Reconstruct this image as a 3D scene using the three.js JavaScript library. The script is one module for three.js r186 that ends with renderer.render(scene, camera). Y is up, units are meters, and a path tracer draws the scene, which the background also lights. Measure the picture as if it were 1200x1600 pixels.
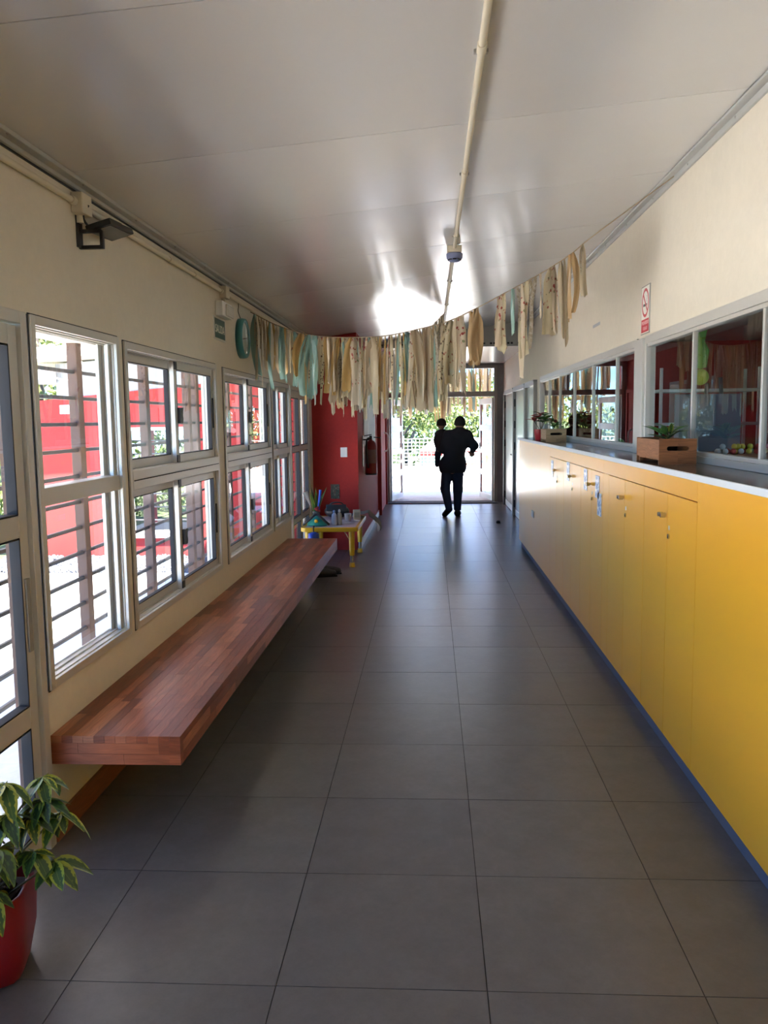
import * as THREE from 'three';
import { mergeGeometries, mergeVertices } from 'three/addons/utils/BufferGeometryUtils.js';
import { RoundedBoxGeometry } from 'three/addons/geometries/RoundedBoxGeometry.js';
import { MarchingCubes } from 'three/addons/objects/MarchingCubes.js';
import { Sky } from 'three/addons/objects/Sky.js';

// ---------------------------------------------------------------- camera, sky, sun, exposure
const scene = new THREE.Scene();
const camera = new THREE.PerspectiveCamera(62.75, 0.75, 0.05, 300);
camera.position.set(0, 1.6, 0);
camera.rotation.order = 'YXZ';
camera.rotation.set(-0.109028, 0.0570875, -0.0133477);
const renderer = new THREE.WebGLRenderer({ antialias: true });
renderer.toneMapping = THREE.LinearToneMapping;
renderer.toneMappingExposure = 3.2;
renderer.shadowMap.enabled = true;
const sunTo = new THREE.Vector3(0.30, 1, 0.35).normalize();
const sky = new Sky();
sky.scale.setScalar(1000);
sky.material.uniforms.turbidity.value = 7;
sky.material.uniforms.rayleigh.value = 0.75;
sky.material.uniforms.sunPosition.value.copy(sunTo);
scene.add(sky);
scene.backgroundIntensity = 0.5;
const sun = new THREE.DirectionalLight(new THREE.Color(1, 0.94, 0.85), 26);
sun.position.set(sunTo.x * 60, sunTo.y * 60, sunTo.z * 60 - 10);
sun.target.position.set(0, 0, -10);
sun.castShadow = true;
Object.assign(sun.shadow.camera, { left: -35, right: 35, top: 45, bottom: -45, near: 1, far: 140 });
sun.shadow.mapSize.set(2048, 2048);
sun.name = 'sun';
scene.add(sun, sun.target);

// ---------------------------------------------------------------- helpers
function rng(seed) { return () => { seed |= 0; seed = seed + 0x6D2B79F5 | 0; let t = Math.imul(seed ^ seed >>> 15, 1 | seed); t = t + Math.imul(t ^ t >>> 7, 61 | t) ^ t; return ((t ^ t >>> 14) >>> 0) / 4294967296; }; }
const R0 = rng(7);
const V = (x, y, z) => new THREE.Vector3(x, y, z);
const lin = (r, g, b) => new THREE.Color().setRGB(r, g, b);
function uvBox(g) {                       // uv in metres, by the way each face points
  g = g.index ? g.toNonIndexed() : g;
  const p = g.attributes.position, n = g.attributes.normal, uv = new Float32Array(p.count * 2);
  for (let i = 0; i < p.count; i++) {
    const ax = Math.abs(n.getX(i)), ay = Math.abs(n.getY(i)), az = Math.abs(n.getZ(i));
    if (ay >= ax && ay >= az) { uv[2 * i] = p.getZ(i); uv[2 * i + 1] = p.getX(i); }
    else if (ax >= az) { uv[2 * i] = p.getZ(i); uv[2 * i + 1] = p.getY(i); }
    else { uv[2 * i] = p.getX(i); uv[2 * i + 1] = p.getY(i); }
  }
  g.setAttribute('uv', new THREE.BufferAttribute(uv, 2));
  return g;
}
const bx = (x0, x1, y0, y1, z0, z1) => uvBox(new THREE.BoxGeometry(Math.abs(x1 - x0), Math.abs(y1 - y0), Math.abs(z1 - z0)).translate((x0 + x1) / 2, (y0 + y1) / 2, (z0 + z1) / 2));
function pn(x0, x1, y0, y1, z0, z1) { // a sheet of glass in the middle of the given slot
  const w = Math.abs(x1 - x0), d = Math.abs(z1 - z0), g = w < d ? new THREE.PlaneGeometry(d, Math.abs(y1 - y0)).rotateY(Math.PI / 2) : new THREE.PlaneGeometry(w, Math.abs(y1 - y0));
  return g.translate((x0 + x1) / 2, (y0 + y1) / 2, (z0 + z1) / 2);
}
const rbx = (x0, x1, y0, y1, z0, z1, r = 0.004, s = 1) => uvBox(new RoundedBoxGeometry(Math.abs(x1 - x0), Math.abs(y1 - y0), Math.abs(z1 - z0), s, r).translate((x0 + x1) / 2, (y0 + y1) / 2, (z0 + z1) / 2));
function flat(g) { g = g.index ? g.toNonIndexed() : g; for (const k of Object.keys(g.attributes)) if (!['position', 'normal', 'uv'].includes(k)) g.deleteAttribute(k); g.morphAttributes = {}; return g; }
const mg = (...gs) => { const a = gs.flat().map(flat); return a.length === 1 ? a[0] : mergeGeometries(a); };
function bar(a, b, r, seg = 6) {          // round rod between two points
  const d = b.clone().sub(a), g = new THREE.CylinderGeometry(r, r, d.length(), seg);
  g.applyQuaternion(new THREE.Quaternion().setFromUnitVectors(V(0, 1, 0), d.clone().normalize()));
  return g.translate((a.x + b.x) / 2, (a.y + b.y) / 2, (a.z + b.z) / 2);
}
const tube = (pts, r, n = 40, seg = 6) => new THREE.TubeGeometry(new THREE.CatmullRomCurve3(pts), n, r, seg);
const lathe = (pts, n = 20) => new THREE.LatheGeometry(pts.map(([x, y]) => new THREE.Vector2(x, y)), n);
function obj(name, geo, mat, parent) {
  const m = new THREE.Mesh(Array.isArray(geo) ? mg(geo) : geo, mat);
  m.name = name; (parent || scene).add(m); return m;
}
const taken = {};
function numbered(n) { taken[n] = (taken[n] ?? -1) + 1; return taken[n] ? n + '_' + String(taken[n]).padStart(3, '0') : n; }
function tag(o, label, category, group, kind) {
  o.userData.label = label; o.userData.category = category;
  if (group) o.userData.group = group;
  if (kind) o.userData.kind = kind;
  return o;
}
function thing(name, label, category, pos = [0, 0, 0], group, kind) {
  const g = new THREE.Group(); g.name = numbered(name); g.position.set(...pos); scene.add(g);
  return tag(g, label, category, group, kind);
}
const one = (name, geo, mat, label, category, group, kind) => tag(obj(numbered(name), geo, mat), label, category, group, kind);

const smin = (a, b, k) => { const h = Math.max(k - Math.abs(a - b), 0) / k; return Math.min(a, b) - h * h * k * 0.25; };
function cap(p, a, b, ra, rb) { // tapered capsule
  const bx_ = b[0] - a[0], by = b[1] - a[1], bz = b[2] - a[2], px = p[0] - a[0], py = p[1] - a[1], pz = p[2] - a[2];
  const t = Math.max(0, Math.min(1, (px * bx_ + py * by + pz * bz) / (bx_ * bx_ + by * by + bz * bz + 1e-9))), dx = px - bx_ * t, dy = py - by * t, dz = pz - bz * t;
  return Math.sqrt(dx * dx + dy * dy + dz * dz) - (ra + (rb - ra) * t);
}
function ell(p, c, r) { const x = (p[0] - c[0]) / r[0], y = (p[1] - c[1]) / r[1], z = (p[2] - c[2]) / r[2], k = Math.sqrt(x * x + y * y + z * z); return (k - 1) * Math.min(...r); }
function surf(fn, c, half, res) {
  const mc = new MarchingCubes(res, new THREE.MeshBasicMaterial(), false, false, 120000); mc.isolation = 0;
  for (let k = 0; k < res; k++) for (let j = 0; j < res; j++) for (let i = 0; i < res; i++) mc.field[i + j * res + k * res * res] = -fn([c[0] + (i - res / 2) / (res / 2) * half, c[1] + (j - res / 2) / (res / 2) * half, c[2] + (k - res / 2) / (res / 2) * half]);
  mc.update();
  const n = mc.count, pos = new Float32Array(n * 3);
  for (let i = 0; i < n; i++) for (let a = 0; a < 3; a++) pos[3 * i + a] = mc.positionArray[3 * i + a] * half + c[a];
  let g = new THREE.BufferGeometry(); g.setAttribute('position', new THREE.BufferAttribute(pos, 3)); g = mergeVertices(g, 1e-5); g.computeVertexNormals(); return g;
}
// ---------------------------------------------------------------- textures
function vnoise(seed, P) {                // tiling value noise
  const r = rng(seed), t = new Float32Array(P * P).map(() => r());
  return (x, y) => {
    const xi = Math.floor(x), yi = Math.floor(y); let fx = x - xi, fy = y - yi; fx = fx * fx * (3 - 2 * fx); fy = fy * fy * (3 - 2 * fy);
    const g = (a, b) => t[((b % P) + P) % P * P + ((a % P) + P) % P];
    return (g(xi, yi) * (1 - fx) + g(xi + 1, yi) * fx) * (1 - fy) + (g(xi, yi + 1) * (1 - fx) + g(xi + 1, yi + 1) * fx) * fy;
  };
}
function tex(N, fn, srgb, rep = 1) {
  const d = new Uint8Array(N * N * 4);
  for (let y = 0; y < N; y++) for (let x = 0; x < N; x++) { const c = fn(x / N, y / N), i = (y * N + x) * 4; for (let k = 0; k < 3; k++) d[i + k] = Math.max(0, Math.min(255, Math.round((Array.isArray(c) ? c[k] : c) * 255))); d[i + 3] = 255; }
  const t = new THREE.DataTexture(d, N, N); t.wrapS = t.wrapT = THREE.RepeatWrapping; t.magFilter = THREE.LinearFilter; t.minFilter = THREE.LinearMipmapLinearFilter; t.generateMipmaps = true;
  if (srgb) t.colorSpace = THREE.SRGBColorSpace; t.repeat.set(rep, rep); t.needsUpdate = true; return t;
}
const n8 = vnoise(1, 8), n16 = vnoise(2, 16), n64 = vnoise(3, 64), n128 = vnoise(4, 128), n256 = vnoise(5, 256);
const plasterT = tex(512, (u, v) => 0.95 + 0.05 * (0.5 * n8(u * 8, v * 8) + 0.3 * n64(u * 64, v * 64) + 0.2 * n256(u * 256, v * 256)), true, 0.5);
const plasterB = tex(512, (u, v) => 0.6 * n64(u * 64, v * 64) + 0.4 * n256(u * 256, v * 256), false, 1);
const tileT = tex(512, (u, v) => { const a = 0.45 * n16(u * 16, v * 16) + 0.3 * n64(u * 64, v * 64) + 0.25 * n256(u * 256, v * 256); return 0.84 + 0.16 * a; }, true, 0.8);
const tileR = tex(512, (u, v) => 0.93 + 0.05 * n16(u * 16, v * 16) + 0.02 * n128(u * 128, v * 128), false, 0.8);
const sheetB = tex(512, (u, v) => 0.7 * n8(u * 4, v * 8) + 0.3 * n16(u * 8, v * 16), false, 0.5);
const grainT = tex(512, (u, v) => { const w = n8(u * 8, v * 8) * 0.05; const g = 0.6 * n256(u * 8, (v + w) * 128) + 0.4 * n64(u * 4, (v + w) * 64); return 0.72 + 0.28 * g; }, true, 2);
const concT = tex(512, (u, v) => 0.86 + 0.14 * (0.4 * n8(u * 8, v * 8) + 0.3 * n64(u * 64, v * 64) + 0.3 * n256(u * 256, v * 256)), true, 0.25);
const redT = tex(512, (u, v) => 0.88 + 0.12 * (0.6 * n8(u * 8, v * 8) + 0.4 * n128(u * 128, v * 128)), true, 0.4);
function canvas(w, h, draw) { const c = document.createElement('canvas'); c.width = w; c.height = h; draw(c.getContext('2d'), w, h); const t = new THREE.CanvasTexture(c); t.colorSpace = THREE.SRGBColorSpace; return t; }

// ---------------------------------------------------------------- materials
const M = (o) => new THREE.MeshStandardMaterial({ roughness: 0.6, ...o });
const P = (o) => new THREE.MeshPhysicalMaterial({ roughness: 0.6, ...o });
const wallPaint = M({ color: lin(0.75, 0.68, 0.55), map: plasterT, bumpMap: plasterB, bumpScale: 0.0006, roughness: 0.8 });
const darkBack = M({ color: lin(0.05, 0.05, 0.05), roughness: 0.9 });
const sheetMats = [0.70, 0.68, 0.72].map((c) => P({ color: lin(c, c * 0.975, c * 0.94), roughness: 0.2, bumpMap: sheetB, bumpScale: 0.0012, side: THREE.DoubleSide }));
const trimGrey = M({ color: lin(0.45, 0.45, 0.42), roughness: 0.4 });
const alu = M({ color: lin(0.60, 0.58, 0.53), roughness: 0.38, metalness: 0.25 });
const aluDark = M({ color: lin(0.36, 0.35, 0.32), roughness: 0.4, metalness: 0.25 });
const black = M({ color: lin(0.015, 0.015, 0.017), roughness: 0.45 });
const rubber = M({ color: lin(0.02, 0.02, 0.022), roughness: 0.8 });
const glass = P({ color: lin(1, 1, 1), transmission: 1, thickness: 0, roughness: 0, ior: 1.5 });
const glassDim = P({ color: lin(0.82, 0.84, 0.83), transmission: 1, thickness: 0, roughness: 0, ior: 1.5 });
const tileMats = [[0.150, 0.150, 0.150], [0.160, 0.160, 0.158], [0.142, 0.142, 0.144], [0.155, 0.152, 0.148]].map((c) => P({ color: lin(...c), map: tileT, roughness: 0.3, roughnessMap: tileR }));
const grout = M({ color: lin(0.035, 0.032, 0.03), roughness: 0.9 });
const yellow = P({ color: lin(0.97, 0.45, 0.028), roughness: 0.28 });
const yellowMats = [yellow, P({ color: lin(0.95, 0.438, 0.027), roughness: 0.275 }), P({ color: lin(0.98, 0.46, 0.032), roughness: 0.29 })];
const plinthM = M({ color: lin(0.10, 0.12, 0.17), roughness: 0.5 });
const counterM = P({ color: lin(0.20, 0.155, 0.12), map: grainT, roughness: 0.18 });
const edgeM = M({ color: lin(0.78, 0.78, 0.76), roughness: 0.4 });
const chrome = M({ color: lin(0.62, 0.58, 0.5), metalness: 1, roughness: 0.25 });
const maroon = M({ color: lin(0.44, 0.028, 0.022), map: redT, roughness: 0.85 });
const redOut = M({ color: lin(0.36, 0.018, 0.014), map: redT, roughness: 0.8 });
const greyOut = M({ color: lin(0.33, 0.34, 0.34), map: concT, roughness: 0.85 });
const fasciaM = M({ color: lin(0.68, 0.62, 0.5), map: concT, roughness: 0.8 });
const pavingM = M({ color: lin(0.62, 0.60, 0.56), map: concT, roughness: 0.9 });
const paverM = M({ color: lin(0.50, 0.50, 0.49), map: concT, roughness: 0.85 });
const grassM = M({ color: lin(0.035, 0.055, 0.014), map: concT, roughness: 1 });
const rust = M({ color: lin(0.13, 0.075, 0.055), map: concT, roughness: 0.7 });
const barM = M({ color: lin(0.05, 0.05, 0.055), roughness: 0.5 });
const pipeM = M({ color: lin(0.72, 0.64, 0.48), roughness: 0.45 });
const whiteM = M({ color: lin(0.8, 0.8, 0.78), roughness: 0.45 });
const woodCol = [[0.40, 0.108, 0.042], [0.48, 0.142, 0.058], [0.31, 0.076, 0.028], [0.54, 0.185, 0.08], [0.24, 0.054, 0.02], [0.43, 0.115, 0.042]];
const woods = woodCol.map((c) => P({ color: lin(...c), map: grainT, roughness: 0.36, clearcoat: 0.15, clearcoatRoughness: 0.25, specularIntensity: 0.7 }));
const skirtWood = P({ color: lin(0.34, 0.115, 0.05), map: grainT, roughness: 0.4 });

// ---------------------------------------------------------------- dimensions
const XL = -1.46, XR = 1.38, ZB = 3.0, ZE = -16.2, ZC = -12.0, YLOW = 2.64;
const ceilY = (x) => 2.585 + 0.1311 * (x - XL);

// ================================================================ STRUCTURE
{ // floor of 60 cm tiles
  const fl = thing('floor', 'dark grey porcelain tile floor of the corridor', 'floor', [0, 0, 0], null, 'structure');
  obj('grout_bed', bx(XL - 0.16, XR + 0.15, -0.12, -0.0022, ZE - 0.02, ZB + 0.15), grout, fl);
  const xs = [XL, -1.0533, -0.4533, 0.1467, 0.7467, XR], zs = [ZB];
  for (let z = 2.5886; z > ZE; z -= 0.6) zs.push(z);
  zs.push(ZE);
  for (let j = 0; j + 1 < zs.length; j++) for (let i = 0; i + 1 < xs.length; i++) {
    const g = 0.0016, dy = (R0() - 0.5) * 0.0006, sh = R0() < 0.15 ? 0.0012 : 0;
    const ge = bx(xs[i] + g, xs[i + 1] - g, -0.01, dy, zs[j + 1] + g + sh, zs[j] - g);
    obj('tile', ge, tileMats[Math.floor(R0() * 4)], fl);
  }
}
{ // sloped sheet ceiling: panels between skewed joints
  const ce = thing('ceiling', 'glossy pale grey sheet metal ceiling sloping up to the right', 'ceiling', [0, 0, 0], null, 'structure');
  const zl = [ZB + 0.2], zr = [ZB + 0.2];
  for (let k = -4; k < 8; k++) { const a = -3.37 - 1.18 * k, b = -3.75 - 1.18 * k; if (a < ZB && b > ZC) { zl.push(a); zr.push(b); } }
  zl.push(ZC); zr.push(ZC);
  for (let k = 0; k + 1 < zl.length; k++) {
    const g = 0.0022, x0 = XL - 0.02, x1 = XR + 0.02, n = 10, m = 4, pos = [], idx = [], uv = [];
    for (const lay of [0, 1]) for (let j = 0; j <= m; j++) for (let i = 0; i <= n; i++) {
      const f = i / n, x = x0 + (x1 - x0) * f, za = zl[k] + (zr[k] - zl[k]) * f - g, zb = zl[k + 1] + (zr[k + 1] - zl[k + 1]) * f + g;
      const z = za + (zb - za) * j / m, lip = (j === 0 || j === m) ? 0.0015 : 0;
      pos.push(x, ceilY(x) + (lay ? 0.03 : lip), z); uv.push(x, z);
    }
    const S = (n + 1) * (m + 1), q = (a, b, c, d) => idx.push(a, b, c, a, c, d);
    for (let j = 0; j < m; j++) for (let i = 0; i < n; i++) { const a = j * (n + 1) + i; q(a, a + n + 1, a + n + 2, a + 1); q(S + a, S + a + 1, S + a + n + 2, S + a + n + 1); }
    for (let i = 0; i < n; i++) { q(i, i + 1, S + i + 1, S + i); const a = m * (n + 1) + i; q(a, S + a, S + a + 1, a + 1); }
    const ge = new THREE.BufferGeometry(); ge.setAttribute('position', new THREE.Float32BufferAttribute(pos, 3)); ge.setAttribute('uv', new THREE.Float32BufferAttribute(uv, 2)); ge.setIndex(idx);
    const nn = ge.toNonIndexed(); nn.computeVertexNormals();
    obj('panel', nn, sheetMats[k % 3], ce);
  }
  // lower flat ceiling of the entrance
  obj('entrance_panel', bx(-1.0, XR + 0.02, YLOW, YLOW + 0.05, ZE, ZC - 0.06), sheetMats[1], ce);
  obj('beam', bx(-1.5, XR + 0.02, YLOW - 0.035, 3.1, ZC - 0.06, ZC), trimGrey, ce);
  const slots = []; for (let i = 0; i < 46; i++) if (R0() < 0.8) slots.push(bx(-0.85 + i * 0.048, -0.82 + i * 0.048, YLOW - 0.005, YLOW + 0.02, ZC, ZC + 0.012));
  obj('perforated_strip', slots, black, ce);
}
{ // roof over everything, with eaves on the courtyard side
  const s = new THREE.Shape(), yy = (x) => ceilY(x) + 0.04;
  s.moveTo(-2.1, yy(-2.1)); s.lineTo(6.2, yy(6.2)); s.lineTo(6.2, yy(6.2) + 0.12); s.lineTo(-2.1, yy(-2.1) + 0.1); s.closePath();
  const g = new THREE.ExtrudeGeometry(s, { depth: 19.8, bevelEnabled: false }).translate(0, 0, -16.4);
  one('roof', g, fasciaM, 'sloped roof slab with an overhanging eave above the corridor', 'roof', null, 'structure');
  one('porch_roof', bx(-2.0, 3.2, 2.95, 3.05, -18.0, -16.4), fasciaM, 'flat porch canopy outside the far entrance door', 'canopy', null, 'structure');
}
const openL = [ // z0 (near), z1 (far), y0, y1
  [2.7, -0.35, 0.08, 2.05], [-0.85, -2.99, 0, 2.0], [-3.03, -3.9, 0.59, 2.0], [-3.97, -5.69, 0.59, 1.99], [-5.88, -7.6, 0.59, 1.98], [-7.67, -8.62, 0.59, 1.97], [-8.66, -10.02, 0, 1.97]];
{
  const gs = [], x0 = XL - 0.10, x1 = XL; let z = ZB + 0.15;
  for (const [a, b, y0, y1] of openL) {
    if (z - a > 0.05) gs.push(bx(x0, x1, 0, 2.6, a, z)); else if (z > a) gs.push(bx(x0, x1, 0, y0, a, z), bx(x0, x1, y1, 2.6, a, z));
    if (y0 > 0) gs.push(bx(x0, x1, 0, y0, b, a));
    gs.push(bx(x0, x1, y1, 2.6, b, a)); z = b;
  }
  gs.push(bx(x0, x1, 0, 2.6, -10.5, z));
  one('wall_left', gs, wallPaint, 'cream plastered window wall along the left of the corridor', 'wall', null, 'structure');
  one('baseboard_left', rbx(XL, XL + 0.018, 0, 0.1, -8.64, -3.0, 0.003), skirtWood, 'reddish brown wooden skirting board under the bench', 'baseboard', null, 'structure');
  const t1 = thing('trim_1', 'narrow grey metal trim where left wall meets ceiling', 'trim', [0, 0, 0], null, 'structure');
  obj('angle', [rbx(XL, XL + 0.02, 2.556, 2.588, -10.3, ZB, 0.003), rbx(XL, XL + 0.055, 2.572, 2.590, -10.3, ZB, 0.003)], trimGrey, t1);
  obj('gap', bx(XL, XL + 0.006, 2.549, 2.556, -10.3, ZB), black, t1);
  const sc = []; for (let zz = -1; zz > -10; zz -= 0.62) sc.push(new THREE.SphereGeometry(0.006, 6, 4).translate(XL + 0.05, 2.572, zz)); obj('screw', sc, aluDark, t1);
}
{ // red stub wall at the end of the window wall and the dark side wall beyond it
  one('wall_end_stub', bx(-1.62, -0.9, 0, 2.75, -10.5, -10.3), maroon, 'deep red wall stub behind the yellow-legged table', 'wall', null, 'structure');
  const gs = [bx(-1.02, -0.9, 0, 0.92, -16.2, -10.5), bx(-1.02, -0.9, 2.12, 2.75, -16.2, -10.5), bx(-1.02, -0.9, 0.92, 2.12, -11.2, -10.5), bx(-1.02, -0.9, 0.92, 2.12, -16.2, -13.3)];
  one('wall_side_entrance', gs, maroon, 'red painted wall beside the far entrance', 'wall', null, 'structure');
  one('baseboard_entrance', rbx(-0.9, -0.885, 0, 0.09, -14.1, -10.3, 0.003), whiteM, 'pale skirting board at foot of the dark side wall', 'baseboard', null, 'structure');
}
{ // right wall above and below the internal windows
  const gs = [bx(XR, XR + 0.14, 0, 1.37, -10.75, ZB + 0.15), bx(XR, XR + 0.14, 2.1, 3.1, ZE, ZB + 0.15), bx(XR, XR + 0.14, 1.37, 2.1, 1.5, ZB + 0.15), bx(XR, XR + 0.14, 0, 2.1, -11.1, -10.75), bx(XR, XR + 0.14, 0, 2.1, ZE, -15.75), bx(XR + 0.06, XR + 0.14, 0, 2.1, -15.75, -11.1)];
  one('wall_right', gs, wallPaint, 'cream plastered wall above the internal windows on the right', 'wall', null, 'structure');
  const t2 = thing('trim_2', 'grey metal angle where right wall meets ceiling', 'trim', [0, 0, 0], null, 'structure');
  obj('angle', [rbx(XR - 0.014, XR, 2.905, ceilY(XR) - 0.002, ZC, ZB, 0.003), rbx(XR - 0.05, XR, ceilY(XR) - 0.022, ceilY(XR) - 0.008, ZC, ZB, 0.003)], trimGrey, t2);
  const sc = []; for (let zz = -1.2; zz > -11; zz -= 0.7) sc.push(new THREE.SphereGeometry(0.007, 6, 4).translate(XR - 0.012, 2.925, zz)); obj('screw', sc, aluDark, t2);
  one('wall_pilaster', rbx(XR - 0.03, XR, 1.36, 2.1, -5.74, -5.53, 0.004), alu, 'pale metal clad post between the two internal window bands', 'post', null, 'structure');
}
one('wall_behind', bx(XL - 0.16, 5.2, 0, 3.2, ZB, ZB + 0.15), wallPaint, 'cream wall closing the corridor behind the viewer', 'wall', null, 'structure');
{ // far end wall around the entrance
  const gs = [bx(-1.02, -0.86, 0, 2.75, ZE - 0.14, ZE), bx(1.26, XR + 0.14, 0, 2.75, ZE - 0.14, ZE), bx(-0.86, 1.26, 2.6, 3.1, ZE - 0.14, ZE)];
  one('wall_far', gs, greyOut, 'grey end wall around the bright entrance opening', 'wall', null, 'structure');
}
// the room behind the internal windows
{
  one('wall_room_back', [bx(5.0, 5.15, 0, 0.9, ZE, ZB + 0.15), bx(5.0, 5.15, 2.2, 3.5, ZE, ZB + 0.15), bx(5.0, 5.15, 0.9, 2.2, -4.5, ZB + 0.15), bx(5.0, 5.15, 0.9, 2.2, ZE, -6.0)], maroon, 'dark red outer wall of the dim room behind the internal windows', 'wall', null, 'structure');
  one('wall_room_end', bx(XR + 0.14, 5.0, 0, 3.5, -13.0, -12.85), maroon, 'dark red end wall of the dim room', 'wall', null, 'structure');
  one('wall_room_partition', bx(3.3, 5.0, 0, 2.7, -8.3, -8.18), maroon, 'red partition standing inside the dim room', 'wall', null, 'structure');
  one('ceiling_room', bx(XR + 0.14, 5.0, 2.7, 2.78, -12.85, ZB), whiteM, 'pale ceiling of the dim room behind the internal windows', 'ceiling', null, 'structure');
  one('floor_room', bx(XR + 0.14, 5.0, -0.1, 0, -12.85, ZB), tileMats[2], 'dark floor of the dim room behind the internal windows', 'floor', null, 'structure');
  const rw = thing('window_9', 'outer window of the dim room, out of the picture', 'window', [0, 0, 0], null, 'structure');
  obj('frame', [bx(5.02, 5.1, 0.9, 0.95, -6.0, -4.5), bx(5.02, 5.1, 2.15, 2.2, -6.0, -4.5), bx(5.02, 5.1, 0.95, 2.15, -6.0, -5.95), bx(5.02, 5.1, 0.95, 2.15, -4.55, -4.5), bx(5.03, 5.09, 0.95, 2.15, -5.27, -5.23)], alu, rw);
  obj('pane', pn(5.055, 5.06, 0.95, 2.15, -5.95, -4.55), glass, rw);
}

// ================================================================ LEFT WINDOWS AND DOORS
const XF = XL - 0.06;   // centre plane of the frames
const frameRect = (z0, z1, y0, y1, w, xa, xb) => [rbx(xa, xb, y0, y1, z0 - w, z0, 0.003), rbx(xa, xb, y0, y1, z1, z1 + w, 0.003), rbx(xa, xb, y1 - w, y1, z1 + w, z0 - w, 0.003), rbx(xa, xb, y0, y0 + w, z1 + w, z0 - w, 0.003)];
function sash(parent, z0, z1, y0, y1, x, w = 0.045, latch) {
  const s = obj('sash', frameRect(z0, z1, y0, y1, w, x - 0.013, x + 0.013), alu, parent);
  obj('pane', pn(x - 0.0025, x + 0.0025, y0 + w - 0.006, y1 - w + 0.006, z1 + w - 0.006, z0 - w + 0.006), glass, s);
  obj('gasket', frameRect(z0 - w + 0.004, z1 + w - 0.004, y0 + w - 0.004, y1 - w + 0.004, 0.006, x - 0.0145, x + 0.0145), rubber, s);
  if (latch) latch(s);
  return s;
}
function outerFrame(w, z0, z1, y0, y1) {
  obj('frame', [...frameRect(z0, z1, y0, y1, 0.035, XL - 0.08, XL + 0.012), ...frameRect(z0 - 0.03, z1 + 0.03, y0 + 0.03, y1 - 0.03, 0.012, XL - 0.079, XL - 0.07), ...frameRect(z0 - 0.03, z1 + 0.03, y0 + 0.03, y1 - 0.03, 0.012, XL - 0.045, XL - 0.038), ...frameRect(z0 - 0.03, z1 + 0.03, y0 + 0.03, y1 - 0.03, 0.01, XL - 0.012, XL - 0.004)], alu, w);
  obj('shadow_gap', frameRect(z0 + 0.006, z1 - 0.006, y0 - 0.006, y1 + 0.006, 0.006, XL - 0.01, XL + 0.003), rubber, w);
}
function latchPiece(z, y, x) { // black notched clasp
  const s = new THREE.Shape(); [[-0.03, -0.045], [0.02, -0.045], [0.03, -0.02], [0.022, 0], [0.03, 0.03], [0.035, 0.045], [-0.03, 0.045]].forEach(([a, b], i) => i ? s.lineTo(a, b) : s.moveTo(a, b));
  return new THREE.ExtrudeGeometry(s, { depth: 0.02, bevelEnabled: false }).rotateY(Math.PI / 2).translate(x, y, z);
}
function slidingWindow(n, z0, z1, y0, y1, label) {
  const w = thing(n, label, 'window', [0, 0, 0], null, 'structure');
  outerFrame(w, z0, z1, y0, y1);
  const ym = 1.325; obj('transom_bar', rbx(XL - 0.08, XL + 0.014, ym - 0.05, ym + 0.045, z1 + 0.03, z0 - 0.03, 0.004), alu, w);
  obj('groove', bx(XL + 0.012, XL + 0.016, ym - 0.006, ym - 0.001, z1 + 0.04, z0 - 0.04), rubber, w);
  const zc = (z0 + z1) / 2;
  for (const [a, b] of [[ym + 0.045, y1 - 0.035], [y0 + 0.035, ym - 0.05]]) {
    sash(w, z0 - 0.04, zc - 0.02, a, b, XL - 0.06, 0.05, (s) => obj('pull', bx(XL - 0.047, XL - 0.038, (a + b) / 2 - 0.1, (a + b) / 2 + 0.1, z0 - 0.066, z0 - 0.05), black, s));
    sash(w, zc + 0.03, z1 + 0.04, a, b, XL - 0.025, 0.05, (s) => {
      obj('clasp', latchPiece(zc - 0.04, (a + b) / 2 - 0.02, XL - 0.014), black, s);
      obj('end_cap', [bx(XL - 0.013, XL - 0.006, b - 0.05, b - 0.002, zc - 0.015, zc + 0.03), bx(XL - 0.013, XL - 0.006, a + 0.002, a + 0.045, zc - 0.015, zc + 0.03)], black, s);
      obj('pull', bx(XL - 0.012, XL - 0.004, (a + b) / 2 - 0.1, (a + b) / 2 + 0.1, z1 + 0.055, z1 + 0.07), black, s);
    });
  }
}
{
  const w = thing('window_1', 'tall narrow aluminium window nearest the glass door, two stacked panes', 'window', [0, 0, 0], null, 'structure');
  const [z0, z1, y0, y1] = openL[2]; outerFrame(w, z0, z1, y0, y1);
  obj('transom_bar', rbx(XL - 0.08, XL - 0.005, 1.29, 1.36, z1 + 0.03, z0 - 0.03, 0.004), alu, w);
  obj('sliding_rail', [rbx(XL - 0.078, XL - 0.06, y0 + 0.035, y1 - 0.035, z1 + 0.035, z1 + 0.075, 0.003), rbx(XL - 0.04, XL - 0.02, y0 + 0.035, y1 - 0.035, z1 + 0.035, z1 + 0.06, 0.003)], alu, w);
  for (const [a, b] of [[y0 + 0.03, 1.3], [1.35, y1 - 0.03]]) obj('pane', pn(XL - 0.068, XL - 0.063, a, b, z1 + 0.05, z0 - 0.03), glass, w);
}
slidingWindow('window_2', ...openL[3], 'four-sash sliding aluminium window above the near end of the bench');
slidingWindow('window_3', ...openL[4], 'four-sash sliding aluminium window above the middle of the bench');
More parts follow.
